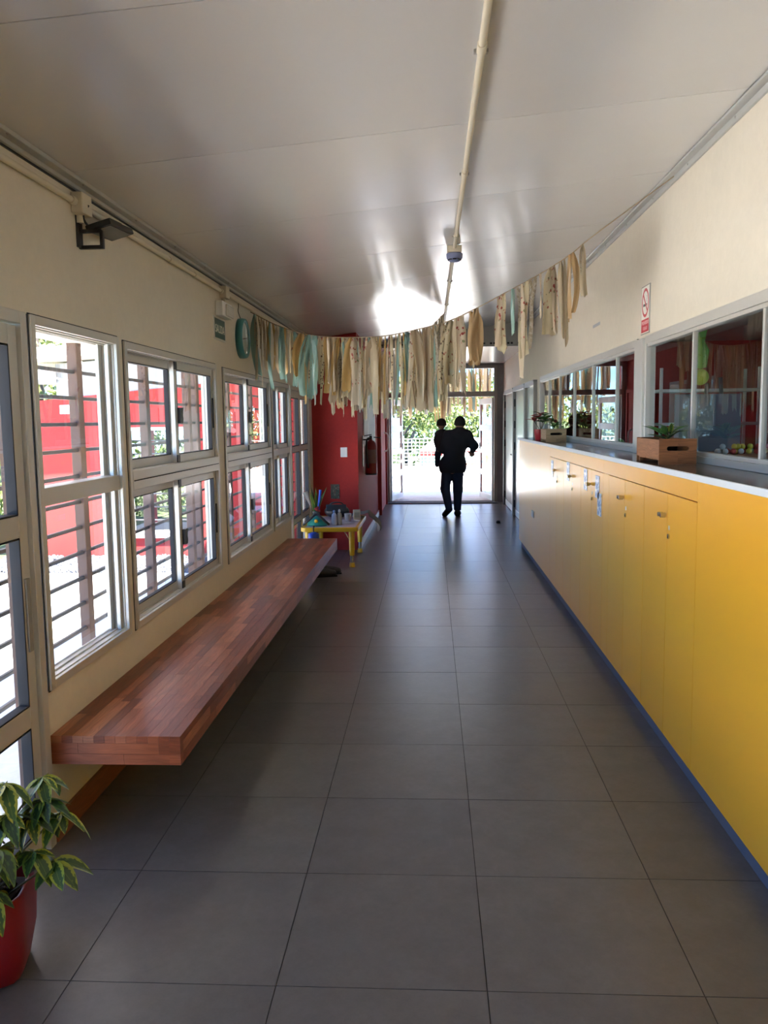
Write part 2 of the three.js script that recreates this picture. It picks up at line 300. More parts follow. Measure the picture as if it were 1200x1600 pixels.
{
  const w = thing('window_4', 'narrow aluminium window above the far end of the bench', 'window', [0, 0, 0], null, 'structure');
  const [z0, z1, y0, y1] = openL[5]; outerFrame(w, z0, z1, y0, y1);
  obj('transom_bar', rbx(XL - 0.08, XL + 0.01, 1.28, 1.34, z1 + 0.03, z0 - 0.03, 0.004), alu, w);
  const zc = (z0 + z1) / 2;
  for (const [a, b] of [[y0 + 0.035, 1.28], [1.34, y1 - 0.035]]) { sash(w, z0 - 0.035, zc - 0.01, a, b, XL - 0.055); sash(w, zc + 0.03, z1 + 0.035, a, b, XL - 0.03); }
}
{
  const w = thing('window_5', 'wide aluminium window behind the viewer on the left wall', 'window', [0, 0, 0], null, 'structure');
  const [z0, z1, y0, y1] = openL[0]; outerFrame(w, z0, z1, y0, y1);
  obj('transom_bar', rbx(XL - 0.08, XL + 0.01, 1.29, 1.36, z1 + 0.03, z0 - 0.03, 0.004), alu, w);
  for (const [a, b] of [[y0 + 0.035, 1.29], [1.36, y1 - 0.035]]) for (let k = 0; k < 3; k++) { const L = (z0 - z1 - 0.07) / 3; sash(w, z0 - 0.035 - k * L, z0 - 0.035 - (k + 1) * L, a, b, XL - 0.05); }
}
function glassDoor(n, z0, z1, y1, leaves, label, rails) {
  const w = thing(n, label, 'door', [0, 0, 0], null, 'structure');
  obj('frame', [rbx(XL - 0.05, XL + 0.015, 0, y1, z0 - 0.045, z0, 0.003), rbx(XL - 0.05, XL + 0.015, 0, y1, z1, z1 + 0.045, 0.003), rbx(XL - 0.05, XL + 0.015, y1 - 0.045, y1, z1 + 0.045, z0 - 0.045, 0.003)], alu, w);
  const a0 = z0 - 0.045, L = (z0 - z1 - 0.09) / leaves;
  for (let k = 0; k < leaves; k++) {
    const a = a0 - k * L - 0.004, b = a0 - (k + 1) * L + 0.004, x = XL - 0.022, st = 0.06;
    const g = [rbx(x - 0.02, x + 0.02, 0.01, y1 - 0.05, a - st, a, 0.003), rbx(x - 0.02, x + 0.02, 0.01, y1 - 0.05, b, b + st, 0.003)];
    for (const [r0, r1] of [[0.01, 0.1], ...rails, [y1 - 0.12, y1 - 0.05]]) g.push(rbx(x - 0.019, x + 0.019, r0, r1, b + st, a - st, 0.003));
    const leaf = obj('leaf', g, alu, w);
    const ys = [0.1, ...rails.flat(), y1 - 0.12];
    for (let i = 0; i < ys.length; i += 2) {
      obj('pane', pn(x - 0.003, x + 0.003, ys[i] - 0.004, ys[i + 1] + 0.004, b + st - 0.004, a - st + 0.004), glass, leaf);
      obj('gasket', frameRect(a - st, b + st, ys[i], ys[i + 1], 0.007, x - 0.0205, x + 0.0205), rubber, leaf);
    }
    obj('lock_plate', rbx(x + 0.02, x + 0.028, 0.78, 1.05, b + 0.02, b + 0.05, 0.002), aluDark, leaf);
    obj('meeting_strip', bx(x - 0.04, x - 0.02, 0.02, y1 - 0.06, b + 0.02, b + 0.05), rust, leaf);
  }
}
glassDoor('door_1', openL[1][0], openL[1][1], 2.0, 2, 'aluminium glass door at left edge beside the potted plant', [[0.5, 0.58], [1.2, 1.28]]);
glassDoor('door_2', openL[6][0], openL[6][1], 1.97, 2, 'aluminium glass door past the bench by the small table', [[0.5, 0.56], [1.27, 1.33]]);
// steel security grille outside the windows
{
  const g = thing('security_grille', 'outdoor steel grille of thin bars and rusty posts outside the left windows', 'grille');
  const X = -1.71;
  for (let k = 0; k < 13; k++) { const y = 1.848 - 0.1245 * k + 0.0; if (y > 0.3) obj('bar', rbx(X - 0.01, X + 0.01, y - 0.009, y + 0.009, -10.35, 2.7, 0.004), barM, g); }
  for (const z of [1.9, 0.9, -0.1, -1.1, -2.08, -4.0, -4.97, -5.85, -6.05, -7.0, -7.9, -8.85]) obj('post', rbx(X - 0.025, X + 0.025, -0.1, 2.0, z - 0.03, z + 0.03, 0.004), rust, g);
  obj('top_rail', rbx(X - 0.05, X + 0.05, 1.985, 2.06, -10.35, 2.7, 0.004), fasciaM, g);
}

// ================================================================ RIGHT INTERNAL WINDOWS
function internalWindow(n, z0, z1, muls, label) {
  const w = thing(n, label, 'window', [0, 0, 0], null, 'structure'), xa = XR - 0.014, xb = XR + 0.045, y0 = 1.36, y1 = 2.1;
  obj('frame', [rbx(xa, xb, y0, y0 + 0.035, z1, z0, 0.003), rbx(xa + 0.008, xb, y0 + 0.035, y0 + 0.055, z1, z0, 0.003), rbx(xa, xb, y1 - 0.04, y1 + 0.012, z1, z0, 0.003), rbx(xa + 0.008, xb, y1 - 0.06, y1 - 0.04, z1, z0, 0.003), rbx(xa, xb, y0 + 0.03, y1 - 0.04, z0 - 0.04, z0, 0.003), rbx(xa, xb, y0 + 0.03, y1 - 0.04, z1, z1 + 0.04, 0.003)], alu, w);
  const zs = [z0 - 0.03, ...muls, z1 + 0.03];
  for (const m of muls) obj('mullion', rbx(XR, XR + 0.024, y0 + 0.05, y1 - 0.05, m - 0.011, m + 0.011, 0.003), alu, w);
  for (let i = 0; i + 1 < zs.length; i++) obj('pane', pn(XR + 0.012, XR + 0.017, y0 + 0.045, y1 - 0.05, zs[i + 1], zs[i]), glassDim, w);
}
internalWindow('window_6', 1.5, -5.53, [0.4, -0.65, -1.7, -2.7, -3.63, -4.58], 'near internal window band above the counter behind the front crate');
internalWindow('window_7', -5.74, -10.75, [-6.43, -7.35, -8.3, -9.22, -10.05], 'far internal window band above the counter reflecting the entrance');
// far doors on the right
{
  const dm = P({ color: lin(0.62, 0.64, 0.58), roughness: 0.22 });
  const mk = (n, z0, z1, label, lever) => {
    const d = thing(n, label, 'door', [0, 0, 0], null, 'structure');
    obj('frame', [rbx(XR - 0.045, XR + 0.06, 0, 2.08, z0 - 0.05, z0, 0.003), rbx(XR - 0.045, XR + 0.06, 0, 2.08, z1, z1 + 0.05, 0.003), rbx(XR - 0.045, XR + 0.06, 2.03, 2.1, z1 + 0.05, z0 - 0.05, 0.003)], aluDark, d);
    const leaf = obj('leaf', rbx(XR - 0.005, XR + 0.035, 0.12, 2.03, z1 + 0.055, z0 - 0.055, 0.003), dm, d);
    obj('kick_plate', rbx(XR - 0.007, XR + 0.03, 0.012, 0.115, z1 + 0.055, z0 - 0.055, 0.003), alu, leaf);
    if (lever) {
      obj('lever_handle', [bar(V(XR - 0.005, 1.0, z0 - 0.12), V(XR - 0.06, 1.0, z0 - 0.12), 0.011, 8), bar(V(XR - 0.055, 1.0, z0 - 0.12), V(XR - 0.055, 1.0, z0 - 0.26), 0.01, 8), rbx(XR - 0.014, XR, 0.88, 1.06, z0 - 0.14, z0 - 0.1, 0.004)], aluDark, leaf);
      for (const y of [0.2, 1.15, 1.5, 1.85]) obj('hinge', bar(V(XR - 0.012, y - 0.06, z1 + 0.05), V(XR - 0.012, y + 0.06, z1 + 0.05), 0.014, 8), black, leaf);
    }
  };
  mk('door_3', -11.15, -12.25, 'pale glossy fixed panel on right wall just past the counter', false);
  mk('door_4', -12.3, -13.95, 'pale glossy door with lever handle past the yellow counter', true);
  mk('door_5', -14.0, -15.75, 'pale glossy door with lever handle nearest the entrance', true);
}
// left far: window and door in the dark side wall
{
  const w = thing('window_8', 'bright window in the dark side wall beside the extinguisher', 'window', [0, 0, 0], null, 'structure');
  const fr = [bx(-1.03, -0.885, 0.92, 2.12, -11.24, -11.2), bx(-1.03, -0.885, 0.92, 2.12, -13.3, -13.26), bx(-1.03, -0.885, 2.08, 2.12, -13.3, -11.2), bx(-1.03, -0.87, 0.90, 0.95, -13.32, -11.18), bx(-0.98, -0.93, 0.95, 2.08, -12.48, -12.44)];
  obj('frame', fr, whiteM, w);
  obj('pane', pn(-0.958, -0.953, 0.95, 2.08, -13.26, -11.24), glass, w);
  const d = thing('door_6', 'dark red door with long pale pull handle near the entrance', 'door', [0, 0, 0], null, 'structure');
  obj('frame', [bx(-0.9, -0.84, 0, 2.1, -14.17, -14.1), bx(-0.9, -0.84, 0, 2.1, -16.0, -15.93), bx(-0.9, -0.84, 2.04, 2.1, -15.93, -14.17)], maroon, d);
  const lf = obj('leaf', rbx(-0.9, -0.868, 0.01, 2.04, -15.92, -14.18, 0.003), maroon, d);
  obj('pull_handle', tube([V(-0.868, 1.02, -15.6), V(-0.81, 1.05, -15.6), V(-0.80, 1.2, -15.6), V(-0.81, 1.34, -15.6), V(-0.868, 1.37, -15.6)], 0.014, 16, 8), whiteM, lf);
  obj('door_edge', bx(-0.87, -0.855, 0.01, 2.04, -14.2, -14.175), alu, lf);
}
// entrance frame, transom, two open leaves
{
  const w = thing('door_7', 'grey metal frame and transom of the open far entrance', 'door', [0, 0, 0], null, 'structure');
  obj('frame', [rbx(-0.86, -0.8, 0, 2.6, ZE - 0.1, ZE + 0.02, 0.004), rbx(1.2, 1.26, 0, 2.6, ZE - 0.1, ZE + 0.02, 0.004), rbx(-0.8, 1.2, 2.02, 2.12, ZE - 0.1, ZE + 0.02, 0.004), rbx(-0.8, 1.2, 2.55, 2.6, ZE - 0.1, ZE + 0.02, 0.004)], aluDark, w);
  obj('transom_mullion', rbx(0.18, 0.22, 2.12, 2.55, ZE - 0.08, ZE, 0.004), aluDark, w);
  for (const [a, b] of [[-0.8, 0.18], [0.22, 1.2]]) obj('transom_pane', pn(a, b, 2.12, 2.55, ZE - 0.045, ZE - 0.04), glass, w);
  const mkLeaf = (px, ang, label) => {
    const l = thing('entrance_door_leaf', label, 'door', [px, 0, ZE - 0.1]);
    l.rotation.y = ang;
    const W = 0.98, g = [rbx(-0.02, 0.02, 0.02, 2.0, -0.1, 0, 0.004), rbx(-0.02, 0.02, 0.02, 2.0, -W, -W + 0.1, 0.004)], ys = [0.02, 0.12, 0.48, 0.6, 0.92, 1.04, 1.36, 1.48, 1.88, 2.0];
    for (let i = 0; i < ys.length; i += 2) g.push(rbx(-0.018, 0.018, ys[i], ys[i + 1], -W + 0.1, -0.1, 0.004));
    obj('leaf_frame', g, whiteM, l);
    for (let i = 1; i + 1 < ys.length; i += 2) obj('pane', pn(-0.003, 0.003, ys[i], ys[i + 1], -W + 0.1, -0.1), glassDim, l);
    obj('lock_box', rbx(-0.03, 0.03, 1.0, 1.12, -W + 0.02, -W + 0.08, 0.004), black, l);
  };
  mkLeaf(-0.79, -0.20, 'white multi-pane entrance door leaf swung open on the left');
  mkLeaf(1.19, 0.20, 'white multi-pane entrance door leaf swung open on the right');
}

// ================================================================ OUTSIDE GROUND
one('courtyard_paving', bx(-14, -1.62, -0.2, -0.1, -9.3, 10), pavingM, 'sunlit pale concrete courtyard outside the left windows', 'paving', null, 'structure');
one('lawn', mg(bx(-40, -5.0, -0.22, -0.12, -26, -9.3), bx(-40, -14, -0.22, -0.12, -9.3, 12), bx(-5.0, -1.02, -0.24, -0.14, -16.2, -14.2)), grassM, 'green lawn beyond the courtyard and red annex', 'lawn', null, 'structure');
one('entrance_paving', bx(-6, 8, -0.2, -0.07, -27.0, -19.4), pavingM, 'sunlit pale paving beyond the entrance porch', 'paving', null, 'structure');
one('lower_ground', bx(-40, 40, -2.3, -2.2, -90, -27.2), grassM, 'lower ground with grass beyond the white fence', 'ground', null, 'structure');
one('wall_porch', mg(bx(1.5, 1.65, -0.1, 2.95, -18.0, -16.34), bx(-1.3, -1.15, -0.1, 2.95, -18.0, -16.34)), maroon, 'dark red side walls of the entrance porch', 'wall', null, 'structure');
{
  const p = thing('porch_floor', 'shaded grey porch slabs just outside the entrance', 'paving', [0, 0, 0], null, 'structure');
  obj('bed', bx(-3, 4, -0.2, -0.05, -19.4, -16.34), grout, p);
  for (let j = 0; j < 3; j++) for (let i = 0; i < 6; i++) obj('paver', bx(-2.6 + i * 0.95 + 0.004, -2.6 + (i + 1) * 0.95 - 0.004, -0.06, -0.02, -19.4 + j * 0.88 + 0.004, -19.4 + (j + 1) * 0.88 - 0.004), paverM, p);
  one('entrance_doormat', rbx(-0.86, 1.26, 0.0, 0.016, -16.34, -15.95, 0.004), M({ color: lin(0.07, 0.07, 0.075), roughness: 0.95, bumpMap: plasterB, bumpScale: 0.004 }), 'dark grey mat across the entrance threshold', 'doormat');
}
// gravel strip by the annex
{
  const g = new THREE.IcosahedronGeometry(1, 0), n = 5200, im = new THREE.InstancedMesh(g, M({ color: lin(0.10, 0.107, 0.122), roughness: 0.9 }), n), d = new THREE.Object3D(), r = rng(31);
  for (let i = 0; i < n; i++) { const s = 0.012 + r() * 0.016; d.position.set(-1.75 - r() * 3.7, -0.105 + r() * 0.03, -9.3 - r() * 1.1); d.rotation.set(r() * 6, r() * 6, r() * 6); d.scale.set(s, s * 0.75, s * (0.8 + r() * 0.5)); d.updateMatrix(); im.setMatrixAt(i, d.matrix); const c = 0.5 + r() * 0.9; im.setColorAt(i, lin(c, c, c * 1.03)); }
  im.name = 'gravel'; scene.add(im); tag(im, 'blue grey gravel strip along foot of the red annex wall', 'gravel', null, 'stuff');
  one('gravel_bed', bx(-5.5, -1.66, -0.2, -0.105, -10.4, -9.3), M({ color: lin(0.16, 0.165, 0.18), roughness: 1 }), 'dark soil bed below the gravel strip', 'ground', null, 'structure');
}
// red annex across the courtyard
{
  const a = thing('red_annex', 'bright red annex wall with window opening across the courtyard', 'building');
  const z0 = -10.4, z1 = -10.62, hx0 = -3.84, hx1 = -2.95, hy0 = 0.2, hy1 = 1.55;
  const top = (x) => 1.9 + (x + 4.92) * 0.085;
  const s = new THREE.Shape(); s.moveTo(-4.92, -0.1); s.lineTo(-1.62, -0.1); s.lineTo(-1.62, top(-1.62)); s.lineTo(-4.92, top(-4.92)); s.closePath();
  const h = new THREE.Path(); h.moveTo(hx0, hy0); h.lineTo(hx0, hy1); h.lineTo(hx1, hy1); h.lineTo(hx1, hy0); h.closePath(); s.holes.push(h);
  obj('red_wall', uvBox(new THREE.ExtrudeGeometry(s, { depth: z0 - z1, bevelEnabled: false }).translate(0, 0, z1)), redOut, a);
  const s2 = new THREE.Shape(); s2.moveTo(-4.7, top(-4.7)); s2.lineTo(-1.62, top(-1.62)); s2.lineTo(-1.62, 2.55); s2.lineTo(-4.7, 2.35); s2.closePath();
  obj('grey_band', uvBox(new THREE.ExtrudeGeometry(s2, { depth: 0.19, bevelEnabled: false }).translate(0, 0, z1 + 0.015)), greyOut, a);
  obj('window_frame', [bx(hx0, hx0 + 0.03, hy0, hy1, -10.55, -10.42), bx(hx1 - 0.03, hx1, hy0, hy1, -10.55, -10.42), bx(hx0, hx1, hy1 - 0.04, hy1, -10.55, -10.42), bx(hx0, hx1, 0.86, 0.89, -10.52, -10.45)], alu, a);
  obj('window_sill', rbx(hx0 - 0.04, hx1 + 0.04, hy0 - 0.05, hy0 + 0.02, -10.64, -10.36, 0.005), pavingM, a);
  for (let k = 0; k < 7; k++) obj('grille_bar', rbx(hx0, hx1, hy0 + 0.15 + k * 0.17, hy0 + 0.168 + k * 0.17, -10.6, -10.58, 0.003), barM, a);
  const rs = new THREE.Shape(); rs.moveTo(-5.4, 2.33); rs.lineTo(-1.7, 2.57); rs.lineTo(-1.7, 2.7); rs.lineTo(-5.4, 2.47); rs.closePath();
  obj('eave', uvBox(new THREE.ExtrudeGeometry(rs, { depth: 4.4, bevelEnabled: false }).translate(0, 0, -14.3)), fasciaM, a);
  obj('back_wall', bx(-3.7, -1.02, -0.1, 2.45, -14.2, -14.05), greyOut, a);
  obj('inner_floor', bx(-4.9, -1.02, -0.12, -0.09, -14.05, -10.62), greyOut, a);
  obj('corner_post', bx(-4.92, -4.74, -0.1, 2.36, -14.2, -14.05), redOut, a);
  one('wall_notice', bx(-4.66, -4.42, 1.73, 1.84, -10.4, -10.392), whiteM, 'blank white notice on the red annex wall', 'sign');
  const f = thing('outdoor_floodlight', 'small white floodlight with dangling cable on the annex corner', 'lamp', [-4.78, 2.1, -10.3]);
  obj('housing', rbx(-0.12, 0.1, 0.0, 0.2, -0.1, 0.1, 0.02, 2), whiteM, f);
  obj('cable', tube([V(0.1, 0.08, 0), V(0.3, 0.05, 0), V(0.42, 0.14, 0), V(0.5, 0.2, -0.02), V(0.46, 0.28, 0)], 0.012, 24), whiteM, f);
}

// ================================================================ VEGETATION OUTSIDE
const leafTri = (() => { const g = new THREE.BufferGeometry(); g.setAttribute('position', new THREE.Float32BufferAttribute([0, 0, 0, 0.5, 0.25, 0.06, 1, 0, 0, 0, 0, 0, 1, 0, 0, 0.5, -0.25, 0.06], 3)); g.setAttribute('uv', new THREE.Float32BufferAttribute([0, 0, 0.5, 1, 1, 0, 0, 0, 1, 0, 0.5, 1], 2)); g.computeVertexNormals(); return g; })();
const leafMats = [[0.075, 0.115, 0.017], [0.115, 0.145, 0.022], [0.045, 0.08, 0.014]].map((c) => P({ color: lin(...c), roughness: 0.8, transmission: 0.3, thickness: 0, side: THREE.DoubleSide }));
const bark = M({ color: lin(0.06, 0.048, 0.04), map: concT, roughness: 0.95 });
function tree(name, label, x, y0, z, limbs, blobs, n, mat, seed, size = 0.2, group) {
  const t = thing(name, label, name === 'shrub' ? 'shrub' : 'tree', [x, y0, z], group);
  if (limbs.length) {
    const tr = obj('trunk', tube(limbs[0].map((p) => V(...p)), 0.13, 16, 8), bark, t);
    for (const b of limbs.slice(1)) obj('branch', tube(b.map((p) => V(...p)), 0.06, 12, 6), bark, tr);
  }
  const im = new THREE.InstancedMesh(leafTri, leafMats[mat], n), d = new THREE.Object3D(), r = rng(seed);
  for (let i = 0; i < n; i++) {
    const [bx_, by, bz, br] = blobs[i % blobs.length], v = V(r() - 0.5, r() - 0.5, r() - 0.5).normalize().multiplyScalar(br * Math.cbrt(0.15 + 0.85 * r()));
    d.position.set(bx_ + v.x, by + v.y * 0.8, bz + v.z); d.rotation.set(r() * 6, r() * 6, r() * 6); d.scale.setScalar(size * (0.6 + r() * 0.8)); d.updateMatrix(); im.setMatrixAt(i, d.matrix);
    const c = 0.7 + r() * 0.7; im.setColorAt(i, lin(c, c, c * 0.8));
  }
  im.name = 'foliage'; im.userData.kind = 'stuff'; t.add(im); return t;
}
tree('leafy_tree', 'leaning tree with grey trunk left of the white tent', -1.5, -2.2, -31, [[[0, 0, 0], [-0.05, 1.5, 0], [0.02, 3.0, 0], [0.3, 4.0, 0], [0.4, 4.8, 0]], [[0.05, 2.9, 0], [0.5, 3.3, 0], [1.1, 4.0, 0.1]], [[-0.05, 2.2, 0], [0.5, 2.5, 0.2], [0.9, 3.4, 0.2]]], [[0.6, 4.3, 0, 1.1], [1.6, 4.0, 0.3, 0.8], [0.2, 4.9, 0, 0.9], [1.4, 4.8, -0.3, 0.8]], 2600, 1, 41);
tree('leafy_tree', 'broad bright green tree behind the tent and the person', 2.2, -2.2, -37, [[[0, 0, 0], [0.1, 2, 0], [0, 4.5, 0]], [[0.1, 2.2, 0], [-0.9, 3.4, 0], [-1.6, 4.4, 0]]], [[-1.9, 4.0, 0, 1.3], [-0.4, 4.4, 0.3, 1.4], [1.2, 4.1, 0, 1.4], [0, 4.9, 0, 1.1], [-1.8, 4.8, 0, 1.0]], 3200, 1, 42);
const backTrees = [[-9, -46], [-5.5, -50], [-1.5, -48], [2.5, -52], [6.5, -47], [10.5, -50]];
backTrees.forEach(([x, z], i) => tree('background_tree', ['tall tree far left behind the white fence', 'second distant tree from the left beyond the fence', 'distant tree above the fence and white tent', 'distant dark tree behind the carried child', 'distant tree right of the walking person', 'distant tree at far right behind entrance door leaf'][i], x, -2.2, z, [[[0, 0, 0], [0.1, 2, 0], [0, 5, 0]]], [[-1.5, 2.9, 0, 2.0], [1.4, 3.1, 0.4, 2.0], [0, 4.3, 0, 1.8], [0.2, 1.8, 1, 2.0]], 2400, i % 3, 60 + i, 0.36, 'trees far beyond the fence'));
[[-9.3, -19.5, 1, 'tree with yellow-green crown left of the red annex'], [-12.5, -24, 0, 'tall tree far beyond the annex corner'], [-7.2, -25, 2, 'dark tree behind the red annex roof'], [-13.5, -15, 0, 'tree at left edge beyond the courtyard']].forEach(([x, z, m, label], i) =>
  tree('courtyard_tree', label, x, -0.15, z, [[[0, 0, 0], [0.1, 1.6, 0], [0, 4, 0]], [[0.1, 1.7, 0], [0.9, 2.8, 0], [1.3, 3.6, 0]]], [[-1.2, 3.2, 0, 1.7], [1.1, 3.4, 0.4, 1.7], [0, 5.0, 0, 2.0], [0.1, 1.5, 1.2, 1.2]], 2600, m, 80 + i, 0.26));
[[-7.0, -13.2], [-8.6, -14.4], [-5.9, -15.6], [-5.2, -16.4], [-2.4, -15.4]].forEach(([x, z], i) => tree('shrub', ['low green shrub by the annex left corner', 'larger shrub left of the annex', 'shrub behind the annex left end', 'shrub seen through the annex window opening', 'shrub outside the dark side wall window'][i], x, -0.15, z, [], [[0, 0.5, 0, 0.6], [0.4, 0.4, 0.1, 0.5], [-0.3, 0.9, 0, 0.5]], 900, i % 3, 120 + i, 0.14));

// fence, tent and play table beyond the entrance
{
  const f = thing('mesh_fence', 'white welded mesh fence at end of the entrance paving', 'fence', [0, 0, -27.1]);
  obj('curb', rbx(-6, 8, -0.08, 0.12, -0.1, 0.35, 0.01), paverM, f);
  for (let i = 0; i <= 56; i++) obj('wire', bar(V(-4 + i * 0.125, 0.12, 0), V(-4 + i * 0.125, 1.0, 0), 0.006, 4), whiteM, f);
  for (let j = 0; j < 8; j++) obj('wire', bar(V(-4, 0.18 + j * 0.115, 0), V(3, 0.18 + j * 0.115, 0), 0.008, 4), whiteM, f);
  for (let i = 0; i < 4; i++) obj('post', rbx(-4.03 + i * 2.33, -3.97 + i * 2.33, -0.08, 1.06, -0.06, 0, 0.006), whiteM, f);
  const t = thing('party_tent', 'white canopy tent with a red valance beyond the fence', 'tent', [1.0, -2.2, -34.5]);
  const pts = [[-1.45, 2.55, 1.45], [1.45, 2.55, 1.45], [1.45, 2.55, -1.45], [-1.45, 2.55, -1.45]], apex = [0, 3.35, 0], pos = [];
  for (let i = 0; i < 4; i++) { const a = pts[i], b = pts[(i + 1) % 4], ma = a.map((v, k) => v * 0.5 + apex[k] * 0.5 + (k === 1 ? 0.12 : 0)), mb = b.map((v, k) => v * 0.5 + apex[k] * 0.5 + (k === 1 ? 0.12 : 0)); pos.push(...a, ...b, ...mb, ...a, ...mb, ...ma, ...ma, ...mb, ...apex); }
  const cg = new THREE.BufferGeometry(); cg.setAttribute('position', new THREE.Float32BufferAttribute(pos, 3)); cg.computeVertexNormals(); cg.setAttribute('uv', new THREE.Float32BufferAttribute(new Float32Array(pos.length / 3 * 2), 2));
  obj('canopy', cg, M({ color: lin(0.8, 0.8, 0.8), side: THREE.DoubleSide }), t);
  obj('valance', [bx(-1.46, 1.46, 2.38, 2.56, 1.44, 1.46), bx(-1.46, 1.46, 2.38, 2.56, -1.46, -1.44), bx(-1.46, -1.44, 2.38, 2.56, -1.44, 1.44), bx(1.44, 1.46, 2.38, 2.56, -1.44, 1.44)], M({ color: lin(0.16, 0.012, 0.008) }), t);
  obj('back_sheet', bx(-1.4, 1.4, 0.1, 2.4, -1.42, -1.4), whiteM, t);
  for (const [a, b] of [[-1, 1], [1, 1], [1, -1], [-1, -1]]) obj('leg', rbx(a * 1.42 - 0.03, a * 1.42 + 0.03, 0, 2.5, b * 1.42 - 0.03, b * 1.42 + 0.03, 0.005), aluDark, t);
  const pt = thing('picnic_table', 'weathered reddish play table on paving right of the person', 'table', [1.25, -0.07, -25.2]);
  const rw = M({ color: lin(0.42, 0.2, 0.14), map: grainT });
  for (let i = 0; i < 4; i++) obj('top_board', rbx(-0.6, 0.6, 0.6, 0.64, -0.34 + i * 0.17, -0.34 + i * 0.17 + 0.16, 0.004), rw, pt);
  for (const s of [-1, 1]) { obj('leg', [bar(V(s * 0.4, 0.6, 0.2), V(s * 0.48, 0, 0.42), 0.03), bar(V(s * 0.4, 0.6, -0.2), V(s * 0.48, 0, -0.42), 0.03)], rw, pt); }
  obj('brace', rbx(-0.45, 0.45, 0.3, 0.36, -0.02, 0.02, 0.004), rw, pt);
}
// ================================================================ BENCH
{
  const b = thing('wall_bench', 'long varnished butcher-block bench cantilevered below the left windows', 'bench');
  const x0 = XL + 0.002, x1 = -0.956, z0 = -3.014, z1 = -8.36, yt = 0.42, yb = 0.308, r = rng(99);
  obj('core', bx(x0, x1 - 0.036, yb + 0.004, yt - 0.028, z1 + 0.036, z0 - 0.036), woods[4], b);
  const rows = 12, rw = (x1 - x0) / rows, g = 0.0004;
  for (let i = 0; i < rows; i++) {
    let z = z0; const first = 0.15 + r() * 0.35; let L = first;
    while (z > z1 + 0.001) { const e = Math.max(z1, z - L); const e2 = e - z1 < 0.1 ? z1 : e; obj('stave', bx(x0 + i * rw + g, x0 + (i + 1) * rw - g, yt - 0.028, yt + (r() - 0.5) * 0.0003, e2 + g, z - g), woods[Math.floor(r() * 6)], b); z = e2; L = 0.28 + r() * 0.34; }
  }
  const hs = [[yb, yb + 0.042], [yb + 0.042, yt - 0.028]];
  for (const [ya, yc] of hs) {
    let z = z0 - 0.036, L = 0.2 + r() * 0.4;
    while (z > z1 + 0.001) { let e = Math.max(z1, z - L); if (e - z1 < 0.12) e = z1; obj('apron_stave', bx(x1 - 0.036, x1, ya + g, yc - g, e + g, z - g), woods[Math.floor(r() * 6)], b); z = e; L = 0.35 + r() * 0.4; }
    let x = x0; L = 0.1 + r() * 0.25;
    while (x < x1 - 0.001) { let e = Math.min(x1, x + L); if (x1 - e < 0.08) e = x1; obj('apron_stave', bx(x + g, e - g, ya + g, yc - g, z0 - 0.036, z0), woods[[0, 2, 5, 4][Math.floor(r() * 4)]], b); x = e; L = 0.2 + r() * 0.3; }
  }
}
